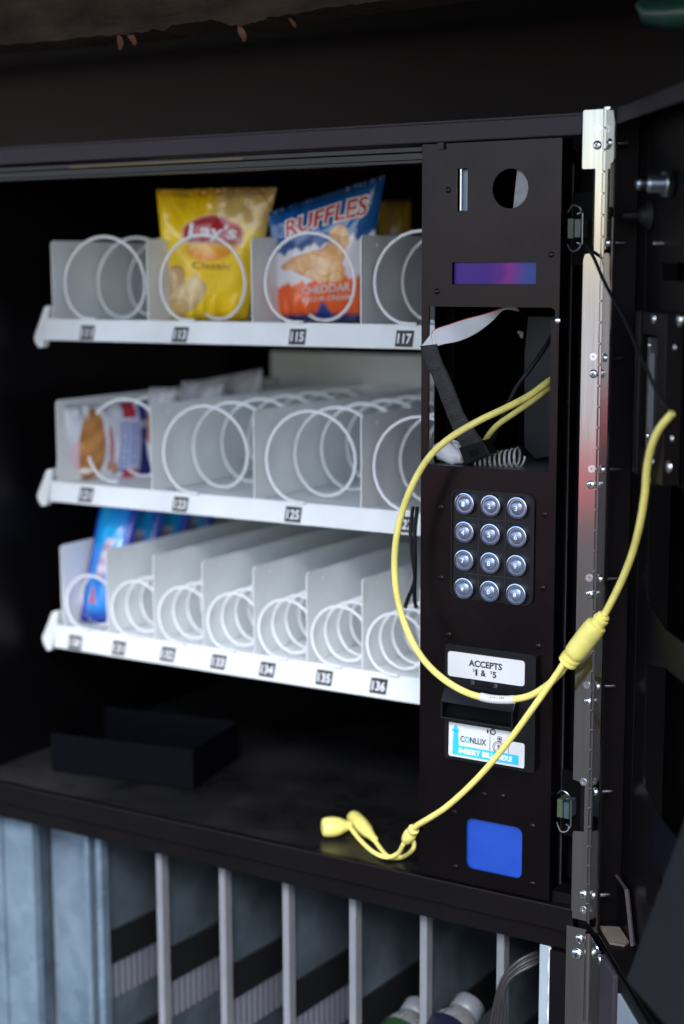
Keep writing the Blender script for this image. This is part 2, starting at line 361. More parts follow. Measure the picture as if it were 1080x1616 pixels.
# selector panel plate with its openings -------------------------------------------------
def sqr(x0, x1, z0, z1): return [(x0, z0), (x1, z0), (x1, z1), (x0, z1)]
opening = [(.0075, 1.376), (.1228, 1.376), (.1228, 1.5035), (.1262, 1.5045), (.1262, 1.5125), (.1222, 1.5145), (.0075, 1.5145)]
holes = [sqr(.0337, .0437, 1.5955, 1.6312), circle(.0838, 1.6130, .0165), sqr(.0297, .1084, 1.5335, 1.5524), opening,
         rrect(.0480, .1034, 1.0100, 1.0578, .0065)]
px0, px1, pz0, pz1 = 0, .1300, .9955, 1.6525
panel = MB().prism([(px0, pz0), (px1, pz0), (px1, pz1), (px0, pz1)], holes, lambda a, b, t: (a, t, b), -.0002, .0016).build('selector_panel', 'panel', VM, bevel=.0004)
MB().box(.1284, .1300, .0017, .022, pz0, pz1).build('panel_flange', 'panel', panel)
MB().box(.0003, .1283, .0017, .014, pz1-.0016, pz1-.0002).build('panel_flange', 'panel', panel)
MB().box(.0003, .1283, .0017, .014, pz0+.0002, pz0+.0016).build('panel_flange', 'panel', panel)
MB().box(.1301, .1312, .0225, .0240, pz0+.002, pz1-.02).build('edge_strip', 'rail', panel)
MB().box(.1302, .1555, .040, .041, 1.004, 1.655).build('gap_shade', 'inside', VM)  # black filler added for the deep shade of the open gap
sc_px = [(708, 300), (690, 460), (870, 402), (697, 801), (860, 812), (697, 912), (857, 928), (709, 1002), (850, 1020), (765, 1254), (794, 1257), (718, 1282), (841, 1304), (720, 1368), (841, 1395)]
p0 = P(*sc_px[0], Y=0); b = MB().lathe([(.0026, .0004), (.0025, .0010), (.0019, .0014), (.0007, .0015)], (p0[0], 0, p0[2]), (0, -1, 0), 12)
s0 = b.build('panel_rivet', 'panel', panel, smooth=True)
for q in sc_px[1:]:
    pp = P(*q, Y=0); dup(s0, (pp[0]-p0[0], 0, pp[2]-p0[2]))
pp = P(880, 506, Y=0); dup(s0, (pp[0]-p0[0], .001, pp[2]-p0[2])).data = (lambda m: (m.materials.clear(), m.materials.append(M['chrome']), m)[2])(s0.data.copy())
# inside of the column
colm = MB().box(.0002, .0016, .024, .20, 1.0, 1.645).box(.0002, .0016, .0024, .0235, 1.0, 1.373).box(.0002, .0016, .0024, .0235, 1.5165, 1.645)
colm.build('column_side', 'inside', VM)
MB().box(.0017, .010, .044, .046, 1.3755, 1.56).build('column_upright', 'dark_steel', VM).data.materials[0] = M['inside']
MB().box(.1250, .1265, .0245, .20, 1.0, 1.645).build('column_side', 'inside', VM)
MB().box(.0018, .1249, .199, .2005, 1.0, 1.645).build('column_back', 'inside', VM)
MB().box(.0018, .1249, .003, .198, 1.369, 1.3742).build('column_shelf', mat('worn_shelf', (.12, .13, .16), .3, metal=.6), VM)
MB().box(.0018, .1249, .003, .198, 1.5160, 1.5175).build('column_shelf', 'inside', VM)
tr = [P(*q, Y=.075) for q in ((834, 500), (885, 500), (885, 716), (846, 724), (828, 706), (828, 560))]
MB().prism([(t[0], t[2]) for t in tr], [], lambda a, b, t: (a, t, b), .075, .077).build('column_plate', mat('grey_plate', (.010, .0105, .013), .5, spec=.3), VM)
tr = [P(*q, Y=.079) for q in ((818, 522), (826, 524), (825, 534), (821, 533), (820, 527), (816, 526))]
MB().prism([(t[0], t[2]) for t in tr], [], lambda a, b, t: (a, t, b), .079, .081).build('column_clip', 'pale_grey', VM)
# coin slot, return hole, display
cs = MB().box(.0350, .0364, .0030, .02, 1.596, 1.631).build('coin_slot', 'chrome', panel); MB().box(.0366, .0436, .012, .014, 1.596, 1.631).build('coin_slot', 'key', panel)
b = MB().hexa([(.0810, .010, 1.594), (.1030, .008, 1.594), (.1030, .013, 1.594), (.0810, .015, 1.594), (.0850, .010, 1.632), (.1030, .008, 1.632), (.1030, .013, 1.632), (.0850, .015, 1.632)])
b.build('coin_return_plate', mat('white_return_plate', (.34, .34, .37), .4, var=-.4, vscale=120), panel, bevel=.001)
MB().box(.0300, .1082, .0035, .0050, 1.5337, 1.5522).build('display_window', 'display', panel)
MB().prism(rrect(.0470, .1044, 1.0090, 1.0588, .0065), [], lambda a, b, t: (a, t, b), .0030, .0042).build('sensor_window', 'blue', panel)
# keypad
kp = MB().prism(rrect(.0313, .1112, 1.2590, 1.3565, .0085), [rrect(.0327, .1098, 1.2604, 1.3551, .0073)], lambda a, b, t: (a, t, b), -.0022, .004)
kp.prism(rrect(.0328, .1097, 1.2605, 1.3550, .0072), [], lambda a, b, t: (a, t, b), -.0009, .003)
keypad = kp.build('keypad', 'plastic', VM)
for zc in (1.3313, 1.2817):
    MB().box(.045, .1, -.0014, -.0010, zc-.0003, zc+.0003).build('keypad_groove', 'rail', keypad)
for xc in (.0585, .0838):
    MB().box(xc-.0003, xc+.0003, -.0014, -.0010, 1.270, 1.347).build('keypad_groove', 'rail', keypad)
names = ['1', '2', '3', '4', '5', '6', '7', '8', '9', '*', '0', '#']
for i, ch in enumerate(names):
    cx = .0457+.0252*(i % 3); cz = 1.3441-.02515*(i//3); R = .0099
    b = MB(); b.mat(1).lathe([(R, .0012), (R*1.0, .0036), (R*.94, .0052), (R*.86, .0054), (R*.82, .0044)], (cx, 0, cz), (0, -1, 0), 28)
    b.mat(0).lathe([(R*.815, .0020), (R*.81, .0048), (R*.74, .0040), (R*.68, .0040), (R*.62, .0052), (R*.48, .0062), (R*.28, .0068), (R*.06, .0070)], (cx, 0, cz), (0, -1, 0), 28)
    b.mat(2); text(b, ch, cx-.0015, cx+.0015, cz-.0022, cz+.0022, flatY(-.0073), bold=.02)
    b.build('key', ['key', 'key_rim', 'key_ink'], keypad, smooth=True)
# bill acceptor
ba = MB().prism(rrect(.0285, .1168, 1.1120, 1.2175, .003), [], lambda a, b, t: (a, t, b), -.0065, .0)
acc = ba.build('bill_acceptor', 'plastic', VM, bevel=.0015)
b = MB()   # slot mouth: hood above and tray below, projecting
def mouth(x, z, t): return (x, t, z)
b.hexa([(.0305, -.0068, 1.1655), (.1010, -.0068, 1.1655), (.1010, -.0068, 1.1800), (.0305, -.0068, 1.1800), (.0295, -.016, 1.1665), (.1000, -.016, 1.1665), (.1000, -.0095, 1.1780), (.0295, -.0095, 1.1780)])
b.hexa([(.0295, -.0068, 1.1505), (.1000, -.0068, 1.1505), (.1000, -.0068, 1.1530), (.0295, -.0068, 1.1530), (.0295, -.0165, 1.1510), (.1000, -.0165, 1.1510), (.1000, -.0165, 1.1530), (.0295, -.0165, 1.1530)])
b.box(.0295, .0312, -.0163, -.0067, 1.1531, 1.1660).box(.0983, .1000, -.0163, -.0067, 1.1531, 1.1660)
b.build('slot_mouth', 'plastic', acc, bevel=.0006)
MB().box(.0313, .0982, -.0075, -.0066, 1.1532, 1.1653).build('slot_throat', 'inside', acc)
MB().box(.034, .104, -.0078, -.0066, 1.1822, 1.1835).build('acceptor_rib', 'plastic', acc)
for x in (.0545, .0770):
    text(MB(), '»', x, x+.004, 1.1836, 1.1876, flatY(-.0069)).build('lamp_mark', mat('grey_mark', (.10, .10, .11), .5), acc)
b = MB().prism(rrect(.0318, .1064, 1.1885, 1.2112, .0028), [], lambda a, c, t: (a, t, c), -.0069, -.0064)
b.mat(1); text(b, 'ACCEPTS', .0525, .0850, 1.2000, 1.2060, flatY(-.0071), bold=.035)
text(b, '1', .0592, .0612, 1.1922, 1.1980, flatY(-.0071), bold=.035); text(b, '&', .0645, .0695, 1.1922, 1.1980, flatY(-.0071), bold=.03); text(b, '5', .0760, .0796, 1.1922, 1.1980, flatY(-.0071), bold=.035)
text(b, '$', .0566, .0585, 1.1952, 1.1984, flatY(-.0071)); text(b, '$', .0738, .0757, 1.1952, 1.1984, flatY(-.0071))
b.build('accepts_label', ['sticker', 'ink_k'], acc)
zl0, zl1 = 1.1150, 1.1462
b = MB().prism([(.0342, zl0), (.1068, zl0), (.1074, zl0+.002), (.1074, zl1-.0105), (.1062, zl1-.0088), (.094, zl1-.0088), (.094, zl1), (.0335, zl1), (.0330, zl0+.0015)], [], lambda a, c, t: (a, t, c), -.0069, -.0064)
b.mat(1); Yk = -.0071
b.add([(.0370, Yk, zl0+.0020), (.1020, Yk, zl0+.0020), (.1020, Yk, zl0+.0108), (.0435, Yk, zl0+.0108), (.0425, Yk, zl0+.024), (.0380, Yk, zl0+.024)], [(0, 1, 2, 3, 4, 5)])
b.add([(.0360, Yk, zl0+.0235), (.0446, Yk, zl0+.0235), (.0402, Yk, zl0+.0300)], [(0, 1, 2)])
b.mat(2); text(b, 'INSERT BILL HERE', .0435, .0960, zl0+.0040, zl0+.0090, flatY(-.0073), bold=.035)
b.mat(3); text(b, 'C', .0452, .0492, zl0+.0148, zl0+.0203, flatY(-.0073), bold=.01); text(b, 'NLUX', .0548, .0705, zl0+.0148, zl0+.0203, flatY(-.0073), bold=.02)
b.mat(1); b.prism(circle(.0520, zl0+.0176, .0028), [circle(.0520, zl0+.0176, .0016)], lambda a, c, t: (a, t, c), -.0073, -.0072)
b.mat(3)
b.box(.0740, .0743, -.0073, -.0071, zl0+.0110, zl0+.030); b.box(.0920, .0923, -.0073, -.0071, zl0+.0110, zl0+.022)
b.prism(circle(.0835, zl0+.0230, .0024), [circle(.0835, zl0+.0230, .0019)], lambda a, c, t: (a, t, c), -.0073, -.0072); b.prism(circle(.0835, zl0+.0230, .0011, 14), [], lambda a, c, t: (a, t, c), -.0073, -.0072)
b.prism(circle(.0828, zl0+.0150, .0058), [circle(.0828, zl0+.0150, .0053)], lambda a, c, t: (a, t, c), -.0073, -.0072); b.prism(circle(.0828, zl0+.0150, .0044), [circle(.0828, zl0+.0150, .0041)], lambda a, c, t: (a, t, c), -.0073, -.0072)
text(b, '$', .0813, .0843, zl0+.0125, zl0+.0178, flatY(-.0073))
text(b, '1', .0712, .0726, zl0+.0265, zl0+.030, flatY(-.0073), bold=.03); b.prism(circle(.0770, zl0+.0285, .0028), [circle(.0770, zl0+.0285, .0016)], lambda a, c, t: (a, t, c), -.0073, -.0072)
b.build('bill_label', ['sticker', 'ink_c', 'ink_w', 'ink_k'], acc)

# latches in the gap beside the column ---------------------------------------------------
def latch(zc, flip=1):
    b = MB(); x0 = .1335
    b.mat(0).box(x0+.001, x0+.006, .004, .020, zc-.0080, zc+.0080); b.mat(1).box(x0+.0080, x0+.0130, .002, .018, zc-.0072, zc+.0072)
    b.mat(2)
    for s in (-1, 1):
        pts = [(x0+.001, .004, zc+s*.013), (x0+.007, -.001, zc+s*.0185), (x0+.013, -.002, zc+s*.017), (x0+.0145, -.001, zc+s*.013), (x0+.011, .0, zc+s*.0115)]
        b.tube(smooth_path(pts, 4), .0007, 6)
    b.tube([(x0+.0165, -.002, zc-.013), (x0+.0168, -.003, zc+.012)], .0006, 6)
    b.mat(3).box(x0-.002, x0+.0155, .0205, .03, zc-.03, zc+.03)
    return b.build('latch', ['pcb', 'teal', 'dark_steel', 'inside'], VM, smooth=False)
zl = [P(920, 360, Y=0)[2], P(907, 1283, Y=0)[2]]
latch(zl[0]); latch(zl[1])

# hinge ----------------------------------------------------------------------------------
hinge = MB()
zt = lambda y, x=950: float(P(x, y, Y=0)[2])
leaf = [(.1680, .9860), (.1680, 1.6730), (.1500, 1.6730), (.1490, 1.6720), (.1490, zt(264)), (.1500, zt(266)), (.1606, zt(266)), (.1606, zt(399)), (.1530, zt(401)), (.1515, zt(410)),
        (.1515, zt(1236)), (.1625, zt(1240)), (.1625, zt(1316)), (.1530, zt(1318)), (.1522, zt(1322)), (.1522, .988), (.1530, .9862)]
hl = MB().prism(leaf[::-1], [], lambda a, b, t: (a, t, b), -.0028, -.0012)
HG = hl.build('hinge', 'steel', VM, bevel=.0003)
zz = .987; k = 0; kn = None
while zz < 1.668:
    ln = .0172
    if kn is None:
        kn = MB().lathe([(.0028, .0004), (.0035, .0009), (.0035, ln-.0009), (.0028, ln-.0004)], (.1706, -.0045, zz), (0, 0, 1), 14).build('knuckle', 'steel', HG, smooth=True)
    else: dup(kn, (0, 0, k*ln))
    zz += ln; k += 1
MB().tube([(.1706, -.0045, .986), (.1706, -.0045, 1.672)], .0024, 8).build('hinge_pin', 'dark_steel', HG, smooth=True)
rl = [(.0040, .9880), (.0285, .9880), (.0285, zt(345)), (.0260, zt(330)), (.0200, zt(328)), (.0200, zt(262)), (.0280, zt(260)), (.0300, zt(255)), (.0300, 1.6600), (.0255, 1.6690), (.0040, 1.6720)]
MB().prism(rl, [], lambda a, b, t: D(a, t, b), .0010, .0022).build('hinge_leaf', 'steel', HG)
# screws on the left leaf
def screw_head(o, ax, r=.0037, seg=16):
    b = MB().lathe([(r, 0), (r*.98, r*.18), (r*.86, r*.36), (r*.6, r*.46), (r*.2, r*.48)], o, ax, seg)
    ax = np.array(ax, float); ax = ax/np.linalg.norm(ax); sx = np.cross(ax, [0, 0, 1]); sz = np.array([0, 0, 1.]); o = np.array(o)+ax*r*.485; an = random.uniform(0, 1.5)
    a1 = sx*math.cos(an)+sz*math.sin(an); a2 = np.cross(ax, a1); b.mat(1)
    for p_, q_ in ((a1, a2), (a2, a1)):
        p_, q_ = p_*r*.5, q_*r*.12; b.add([o-p_-q_, o+p_-q_, o+p_+q_, o-p_+q_], [(0, 1, 2, 3)])
    return b
ps = [(943, 229), (937, 590), (933, 765), (931, 938), (928, 1108), (921, 1412)]
p0 = P(*ps[0], Y=-.0028); s0 = screw_head((p0[0], -.0028, p0[2]), (0, -1, 0)).build('screw', ['chrome', 'ink_k'], HG, smooth=True)
for q in ps[1:]:
    pp = P(*q, Y=-.0028); dup(s0, (pp[0]-p0[0], 0, pp[2]-p0[2]))
wp = [(945, 203), (937, 563), (934, 740), (930, 912), (926, 1081), (921, 1234), (921, 1436)]
p0 = P(*wp[0], Y=-.0028); s0 = MB().prism(circle(p0[0], p0[2], .0032, 18), [circle(p0[0], p0[2], .0010, 10)], lambda a, b, t: (a, t, b), -.0033, -.0028).build('rivet_washer', 'chrome', HG)
for q in wp[1:]:
    pp = P(*q, Y=-.0028); dup(s0, (pp[0]-p0[0], 0, pp[2]-p0[2]))
# ------------------------------------------------------------------ the open door
door = MB(); O1 = -.026
hex1 = [dpx(1025, 768, O1), dpx(1024, 950, O1), dpx(1030, 962, O1), dpx(1078, 1010, O1)]
u1 = hex1[0][0]; zb1 = hex1[1][1]
def hexhole(u0, zt_, zb_, ua): return [(u0, zt_-.002), (u0, zb_+.006), (u0+.004, zb_), (u0+.055, zb_-.012), (ua, zb_-.012), (ua, zt_+.010), (u0+.05, zt_+.010), (u0+.003, zt_)]
h1 = hexhole(hex1[0][0], hex1[0][1], hex1[1][1], .55)
q2, q3 = dpx(1020, 1048, O1), dpx(1016, 1238, O1)
h2 = hexhole(q2[0], q2[1], q3[1], .55)
q4, q5 = dpx(1022, 1345, O1), dpx(1022, 1420, O1)
h3 = [(q4[0], q4[1]), (q4[0], q5[1]), (.55, q5[1]), (.55, q4[1]-.01), (q4[0]+.06, q4[1]-.01)]
sl = dpx(1043, 415, O1), dpx(1043, 443, O1)
h0 = sqr(sl[0][0], sl[0][0]+.06, sl[1][1], sl[0][1])
DW = .70
door.prism([(.002, .9895), (DW, .9895), (DW, 1.670), (.002, 1.670)], [h0, h1, h2, h3], lambda a, b, t: D(a, t, b), O1, O1-.0012)
DOOR = door.build('door', 'black', VM)
tag(DOOR, 'black steel door swung open, seen from its inside')
for nm, a in (('door_rim', (.0012, .0275, -.0012, .0008, .9885, 1.6710)), ('door_flange', (.002, DW, O1+.0005, .0, 1.6712, 1.6724)), ('door_flange', (.002, DW, O1+.0005, .0, .9867, .9880)), ('door_flange', (DW, DW+.0012, O1, 0, .989, 1.670)),
              ('door_flange', (.0022, .0034, O1+.0005, -.0013, .9890, 1.6700)), ('door_rim', (.0278, DW-.002, -.0012, .0, 1.6585, 1.6708)), ):
    MB().dbox(*a).build(nm, 'rail' if nm == 'door_rim' and a[0] > .02 else 'black', DOOR, bevel=.0003)
MB().dbox(.003, DW, -.062, -.060, .9895, 1.670).build('door_skin', 'inside', DOOR)
MB().dbox(.0295, .0305, O1+.0002, O1+.0012, 1.07, 1.655).build('door_seam', 'black', DOOR)
# screws through the rim: heads on the leaf, tips inside
ys = [225, 383, 565, 742, 916, 1087, 1255, 1420]
zs = [P(965, y, Y=-.02)[2] for y in ys]
a0 = D(.0165, .0022, zs[0]); h0_ = screw_head(a0, DN, .0036).build('door_screw', ['chrome', 'ink_k'], DOOR, smooth=True)
t0 = MB().lathe([(.0014, 0), (.0020, .0015), (.0020, .010)], D(.0165, -.0128, zs[0]), DN, 10).build('screw_tip', 'chrome', DOOR, smooth=True)
for z in zs[1:]:
    dup(h0_, (0, 0, z-zs[0])); dup(t0, (0, 0, z-zs[0]))
# striker stud with hex nut
ub, zb = dpx(1062, 290, O1)
b = MB().mat(0).lathe([(.0105, 0), (.0112, .001), (.0112, .0055), (.0100, .0064)], D(ub, O1+.001, zb), DN, 6)
prof = [(.0060, .005)]
for k in range(9): prof += [(.0068, .0055+k*.0016), (.0058, .0063+k*.0016)]
prof += [(.0042, .0205), (.0050, .0225), (.0050, .0262), (.0034, .0280)]
b.lathe(prof, D(ub, O1, zb), DN, 14); b.build('striker_stud', mat('zinc_stud', (.45, .50, .56), .28, metal=1), DOOR, smooth=True)
ub, zb = dpx(1027, 340, O1)
b = MB().lathe([(.0120, 0), (.0120, .0012), (.0085, .004), (.0055, .0085), (.0035, .009), (.0032, .016), (.0022, .021)], D(ub, O1+.0005, zb), DN, 16); b.build('rubber_bumper', 'rubber', DOOR, smooth=True)
ub, zb = dpx(1047, 384, O1); MB().lathe([(.0022, 0), (.0020, .007), (.001, .008)], D(ub, O1, zb), DN, 10).build('door_stud', 'dark_steel', DOOR, smooth=True)
# lower gusset on the door
gz = dpx(957, 1396, -.010), dpx(986, 1396, -.010), dpx(1004, 1490, -.010)
MB().prism([(.004, .9895), (.058, .9895), (.036, 1.030), (.004, 1.030)], [], lambda a, b, t: D(a, t, b), -.0235, -.0222).build('gusset', 'black', DOOR, bevel=.0003)
MB().prism([(.0570, .9895), (.0582, .9895), (.0366, 1.0305), (.004, 1.0305), (.004, 1.0295), (.0355, 1.0295)], [], lambda a, b, t: D(a, t, b), -.0221, -.0195).build('gusset_edge', 'rail', DOOR)
MB().prism([(.016, .0), (.050, .0), (.056, 0.011), (.050, .0165), (.020, .0165)], [], lambda a, b, t: D(a, -.004-b, t), .9882, .9900).build('grimy_pad', mat('brown_grime', (.07, .055, .045), .8, var=.8, vscale=150), DOOR)
# reader bracket on the door
rz1, rz0 = dpx(1030, 490, O1)[1], dpx(1024, 745, O1)[1]; ru0 = dpx(1030, 490, O1)[0]+.004
rb = MB(); RO = O1+.0005
rb.dbox(ru0, ru0+.012, RO, RO+.014, rz0, rz1).dbox(ru0+.060, ru0+.08, RO, RO+.014, rz0, rz1).dbox(ru0+.0122, ru0+.0598, RO, RO+.012, rz1-.018, rz1).dbox(ru0+.0122, ru0+.0598, RO, RO+.012, rz0, rz0+.022)
reader = rb.build('card_reader', 'black', DOOR, bevel=.0008)
MB().dbox(ru0+.0125, ru0+.0595, RO, RO+.002, rz0+.0222, rz1-.0182).build('card_reader_back', 'inside', DOOR)
MB().dbox(ru0+.022, ru0+.027, RO+.0021, RO+.010, rz0+.024, rz1-.020).build('metal_strip', mat('strip_metal', (.30, .29, .33), .35, metal=.9), DOOR)
MB().dbox(ru0+.028, ru0+.034, RO+.0021, RO+.008, rz0+.030, rz1-.032).build('metal_strip', mat('strip_metal_b', (.22, .24, .28), .3, metal=.9), DOOR)
MB().dbox(ru0+.0175, ru0+.0205, RO+.0021, RO+.008, rz1-.058, rz1-.048).build('yellow_clip', mat('clip_yellow', (.55, .45, .02), .4), DOOR)
MB().dbox(ru0+.036, ru0+.048, RO+.0125, RO+.0140, rz0-.002, rz0+.003).build('yellow_clip', mat('clip_ochre', (.30, .25, .03), .5), DOOR)
for (x, y, r) in ((1034, 503, .0042), (1075, 505, .0050), (1026, 545, .0022), (1066, 548, .0024), (1023, 688, .0026), (1062, 692, .0026), (1058, 737, .0048), (1032, 728, .0026)):
    u, z = dpx(x, y, O1+.013); screw_head(D(u, O1+.0135, z), DN, r).build('bracket_screw', ['chrome', 'ink_k'], DOOR, smooth=True)
# dark sheet standing out from the lower part of the door
def dp3(x, y, off): u, z = dpx(x, y, off); return D(u, off, z)
c1, c2, c3 = dp3(988, 1547, .020), dp3(1080, 1295, .014), dp3(1048, 1616, .026)
e1 = (c2-c1)*2.1; e2 = (c3-c1)*2.4; nn = np.cross(e1, e2); nn /= np.linalg.norm(nn)
if nn @ (CAM-c1) < 0: nn = -nn
b = MB().hexa([c1, c1+e1, c1+e1+e2, c1+e2, c1-nn*.006, c1+e1-nn*.006, c1+e1+e2-nn*.006, c1+e2-nn*.006])
b.build('flap', mat('slate_black_flap', (.007, .0075, .010), .62, spec=.25, bump=.15, bscale=900, var=.3, vscale=30), DOOR, bevel=.001)
# door cable
cb = [(926, 388, .0), (938, 408, -.012), (950, 436, -.020), (965, 466, -.034), (983, 497, -.055), (1000, 535, -.070), (1022, 585, -.094), (1040, 625, -.106), (1057, 648, -.113)]
o = MB().tube(smooth_path([P(x, y, Y=Y) for x, y, Y in cb], 6), .0014, 8).build('thin_black_cable', 'rubber', smooth=True)
tag(o, 'thin black cable running from the column latch to the door reader', 'cable')

# ------------------------------------------------------------------ lower cabinet: can chutes
bx = [(-.498, .0045), (-.4185, .006), (-.4020, .008), (-.3200, .0075), (-.2390, .0075), (-.1615, .0075), (-.0840, .0075), (-.0060, .0075), (.0740, .0075)]
YF = .02
for i, (x, wd) in enumerate(bx):
    dv = MB().box(x-wd/2, x-wd/2+.0012, YF+.0121, .58, .06, .952).build('chute_divider', 'chute', VM)  # inner sheet darkened: the shade inside the chute is put into its colour
    MB().box(x-wd/2, x+wd/2, YF, YF+.012, .06, .952).build('front_hem', 'pale_grey' if i > 2 else 'zinc', dv, bevel=.0006)  # front fold of the same sheet, painted paler for the light it catches
    if i in (0, 1): continue
    X = x-wd/2+.0016
    for kz in range(0, 5):
        za = .834-kz*.125
        # black sloping rail on the divider's right face
        MB().hexa([(X, YF+.0125, za-.038), (X+.003, YF+.0125, za-.038), (X+.003, .42, za-.056), (X, .42, za-.056), (X, YF+.0125, za), (X+.003, YF+.0125, za), (X+.003, .42, za-.018), (X, .42, za-.018)]).build('chute_rail', 'rubber', dv, bevel=.0005)
        if kz < 3:
            rows = [[], []]
            for j in range(75):
                y = YF+.0135+j*.0052; zz = za-.039-(y-YF)*.046; xo = X+.0002+(.0020 if (j//1) % 2 else .0)
                rows[0].append((xo, y, zz)); rows[1].append((xo, y, zz-.040))
            MB().grid(rows).build('ribbed_liner', mat('ribbed_grey', (.10, .105, .13), .5) if 'ribbed_grey' not in bpy.data.materials else bpy.data.materials['ribbed_grey'], dv)
MB().box(XL+.001, -.5125, YF+.002, YF+.004, .06, .952).build('front_sheet', 'zinc', VM); MB().box(-.5460, -.5400, YF-.002, YF+.0018, .06, .952).build('front_sheet', 'zinc', VM)
MB().box(-.5122, -.5005, YF, YF+.006, .06, .952).build('front_sheet', 'zinc', VM, bevel=.0008)
MB().box(-.4950, -.4220, .050, .0515, .06, .952).build('front_sheet', 'zinc', VM)
MB().box(.1200, .1300, .004, .024, .06, .9515).build('front_sheet', 'liner', VM, bevel=.0006)
wl = []
for j in range(60): wl.append((.1301+.0006*math.sin(j*1.7)+.0006*random.random(), .0035, .9505-j*.006))
MB().tube(wl, .0012, 6).build('sealant_bead', 'white', VM, smooth=True)
MB().box(.1325, .1480, -.002, .02, .06, .9515).build('post', 'black', VM)
MB().box(XL, XR-.0125, .585, .5865, .06, .952).build('chute_back', 'inside', VM)
# lower hinge and lower door
LH = MB().box(.1490, .1672, -.0045, -.0030, .50, .9790).build('lower_hinge', 'steel', VM)
MB().tube([(.1712, -.0075, .50), (.1712, -.0075, .9785)], .0035, 12).build('knuckle', 'steel', LH, smooth=True)
MB().dbox(.0055, .0430, .0006, .0018, .50, .9790).build('hinge_leaf', 'steel', LH)
for (x, y, r) in ((915, 1482, .004), (911, 1506, .0052)):
    p = P(x, y, Y=-.0045); screw_head((p[0], -.0046, p[2]), (0, -1, 0), r).build('screw', ['chrome', 'ink_k'], LH, smooth=True)
u, z = dpx(947, 1514, .002); screw_head(D(u, .0019, z), DN, .0042).build('screw', ['chrome', 'ink_k'], LH, smooth=True)
u, z = dpx(942, 1496, .002); screw_head(D(u, .0019, z), DN, .0030).build('screw', ['chrome', 'ink_k'], LH, smooth=True)
ld = MB().dbox(.004, .45, -.022, -.0022, .08, .9780).build('lower_door', 'black', VM, bevel=.001)
MB().dbox(.092, .44, -.0021, .0, .10, .965).build('door_liner', 'liner', ld)
MB().dbox(.0445, .086, -.0021, .0025, .09, .9775).build('door_rim', 'rail', ld, bevel=.0008)

# bottles lying in the chutes
def bottle(X, p_cap, ax, label, lm, name='bottle'):
    ax = np.array(ax, float); ax /= np.linalg.norm(ax); o = np.array(p_cap)
    t = thing(name, tuple(o-ax*.10-np.array([0, 0, .03])), label, 'bottle', None)
    MB().lathe([(.013, -.012), (.0145, -.018), (.020, -.026), (.0235, -.034), (.0245, -.06), (.0245, -.15), (.0245, -.185), (.021, -.195)], o, ax, 24).build('bottle_body', 'clear', t, smooth=True)
    MB().lathe([(.0242, -.036), (.0249, -.037), (.0250, -.120), (.0247, -.121)], o, ax, 24).build('bottle_label', lm, t, smooth=True)
    MB().lathe([(.0150, -.016), (.0158, -.015), (.0158, -.002), (.0145, .0), (.004, .0004)], o, ax, 24).build('bottle_cap', 'capw', t, smooth=True)
    return t
pc = P(744, 1583, Y=.070)
bottle(.04, pc, (0.10, .86, .42), 'clear bottle with white cap and navy label lying in the chute by the wires', 'label_d')
pc = P(664, 1588, Y=.075)
bottle(-.02, pc, (0.02, .86, .42), 'clear bottle with green label lying in a can chute beside the navy labelled bottle', 'label_g')
# loose wires
for k, off in enumerate((0, 5, 10, 16, 22)):
    pts = [(868+off*.2, 1498+off*.5, .045), (842, 1505+off*.8, .02), (815-off*.3, 1520+off, .008), (792+off*.2, 1548+off*.8, .006), (778+off*.9, 1600, .010), (772+off*1.2, 1650, .014), (770+off*1.3, 1720, .012)]
    o = MB().tube(smooth_path([P(x, y, Y=Y) for x, y, Y in pts], 6), .0011 if k % 2 else .0016, 7).build('loose_wire', 'wire_g', smooth=True)
    tag(o, 'dark grey loose wire hanging in front of the rightmost can chute', 'wire', 'bundle of loose wires at the chutes')

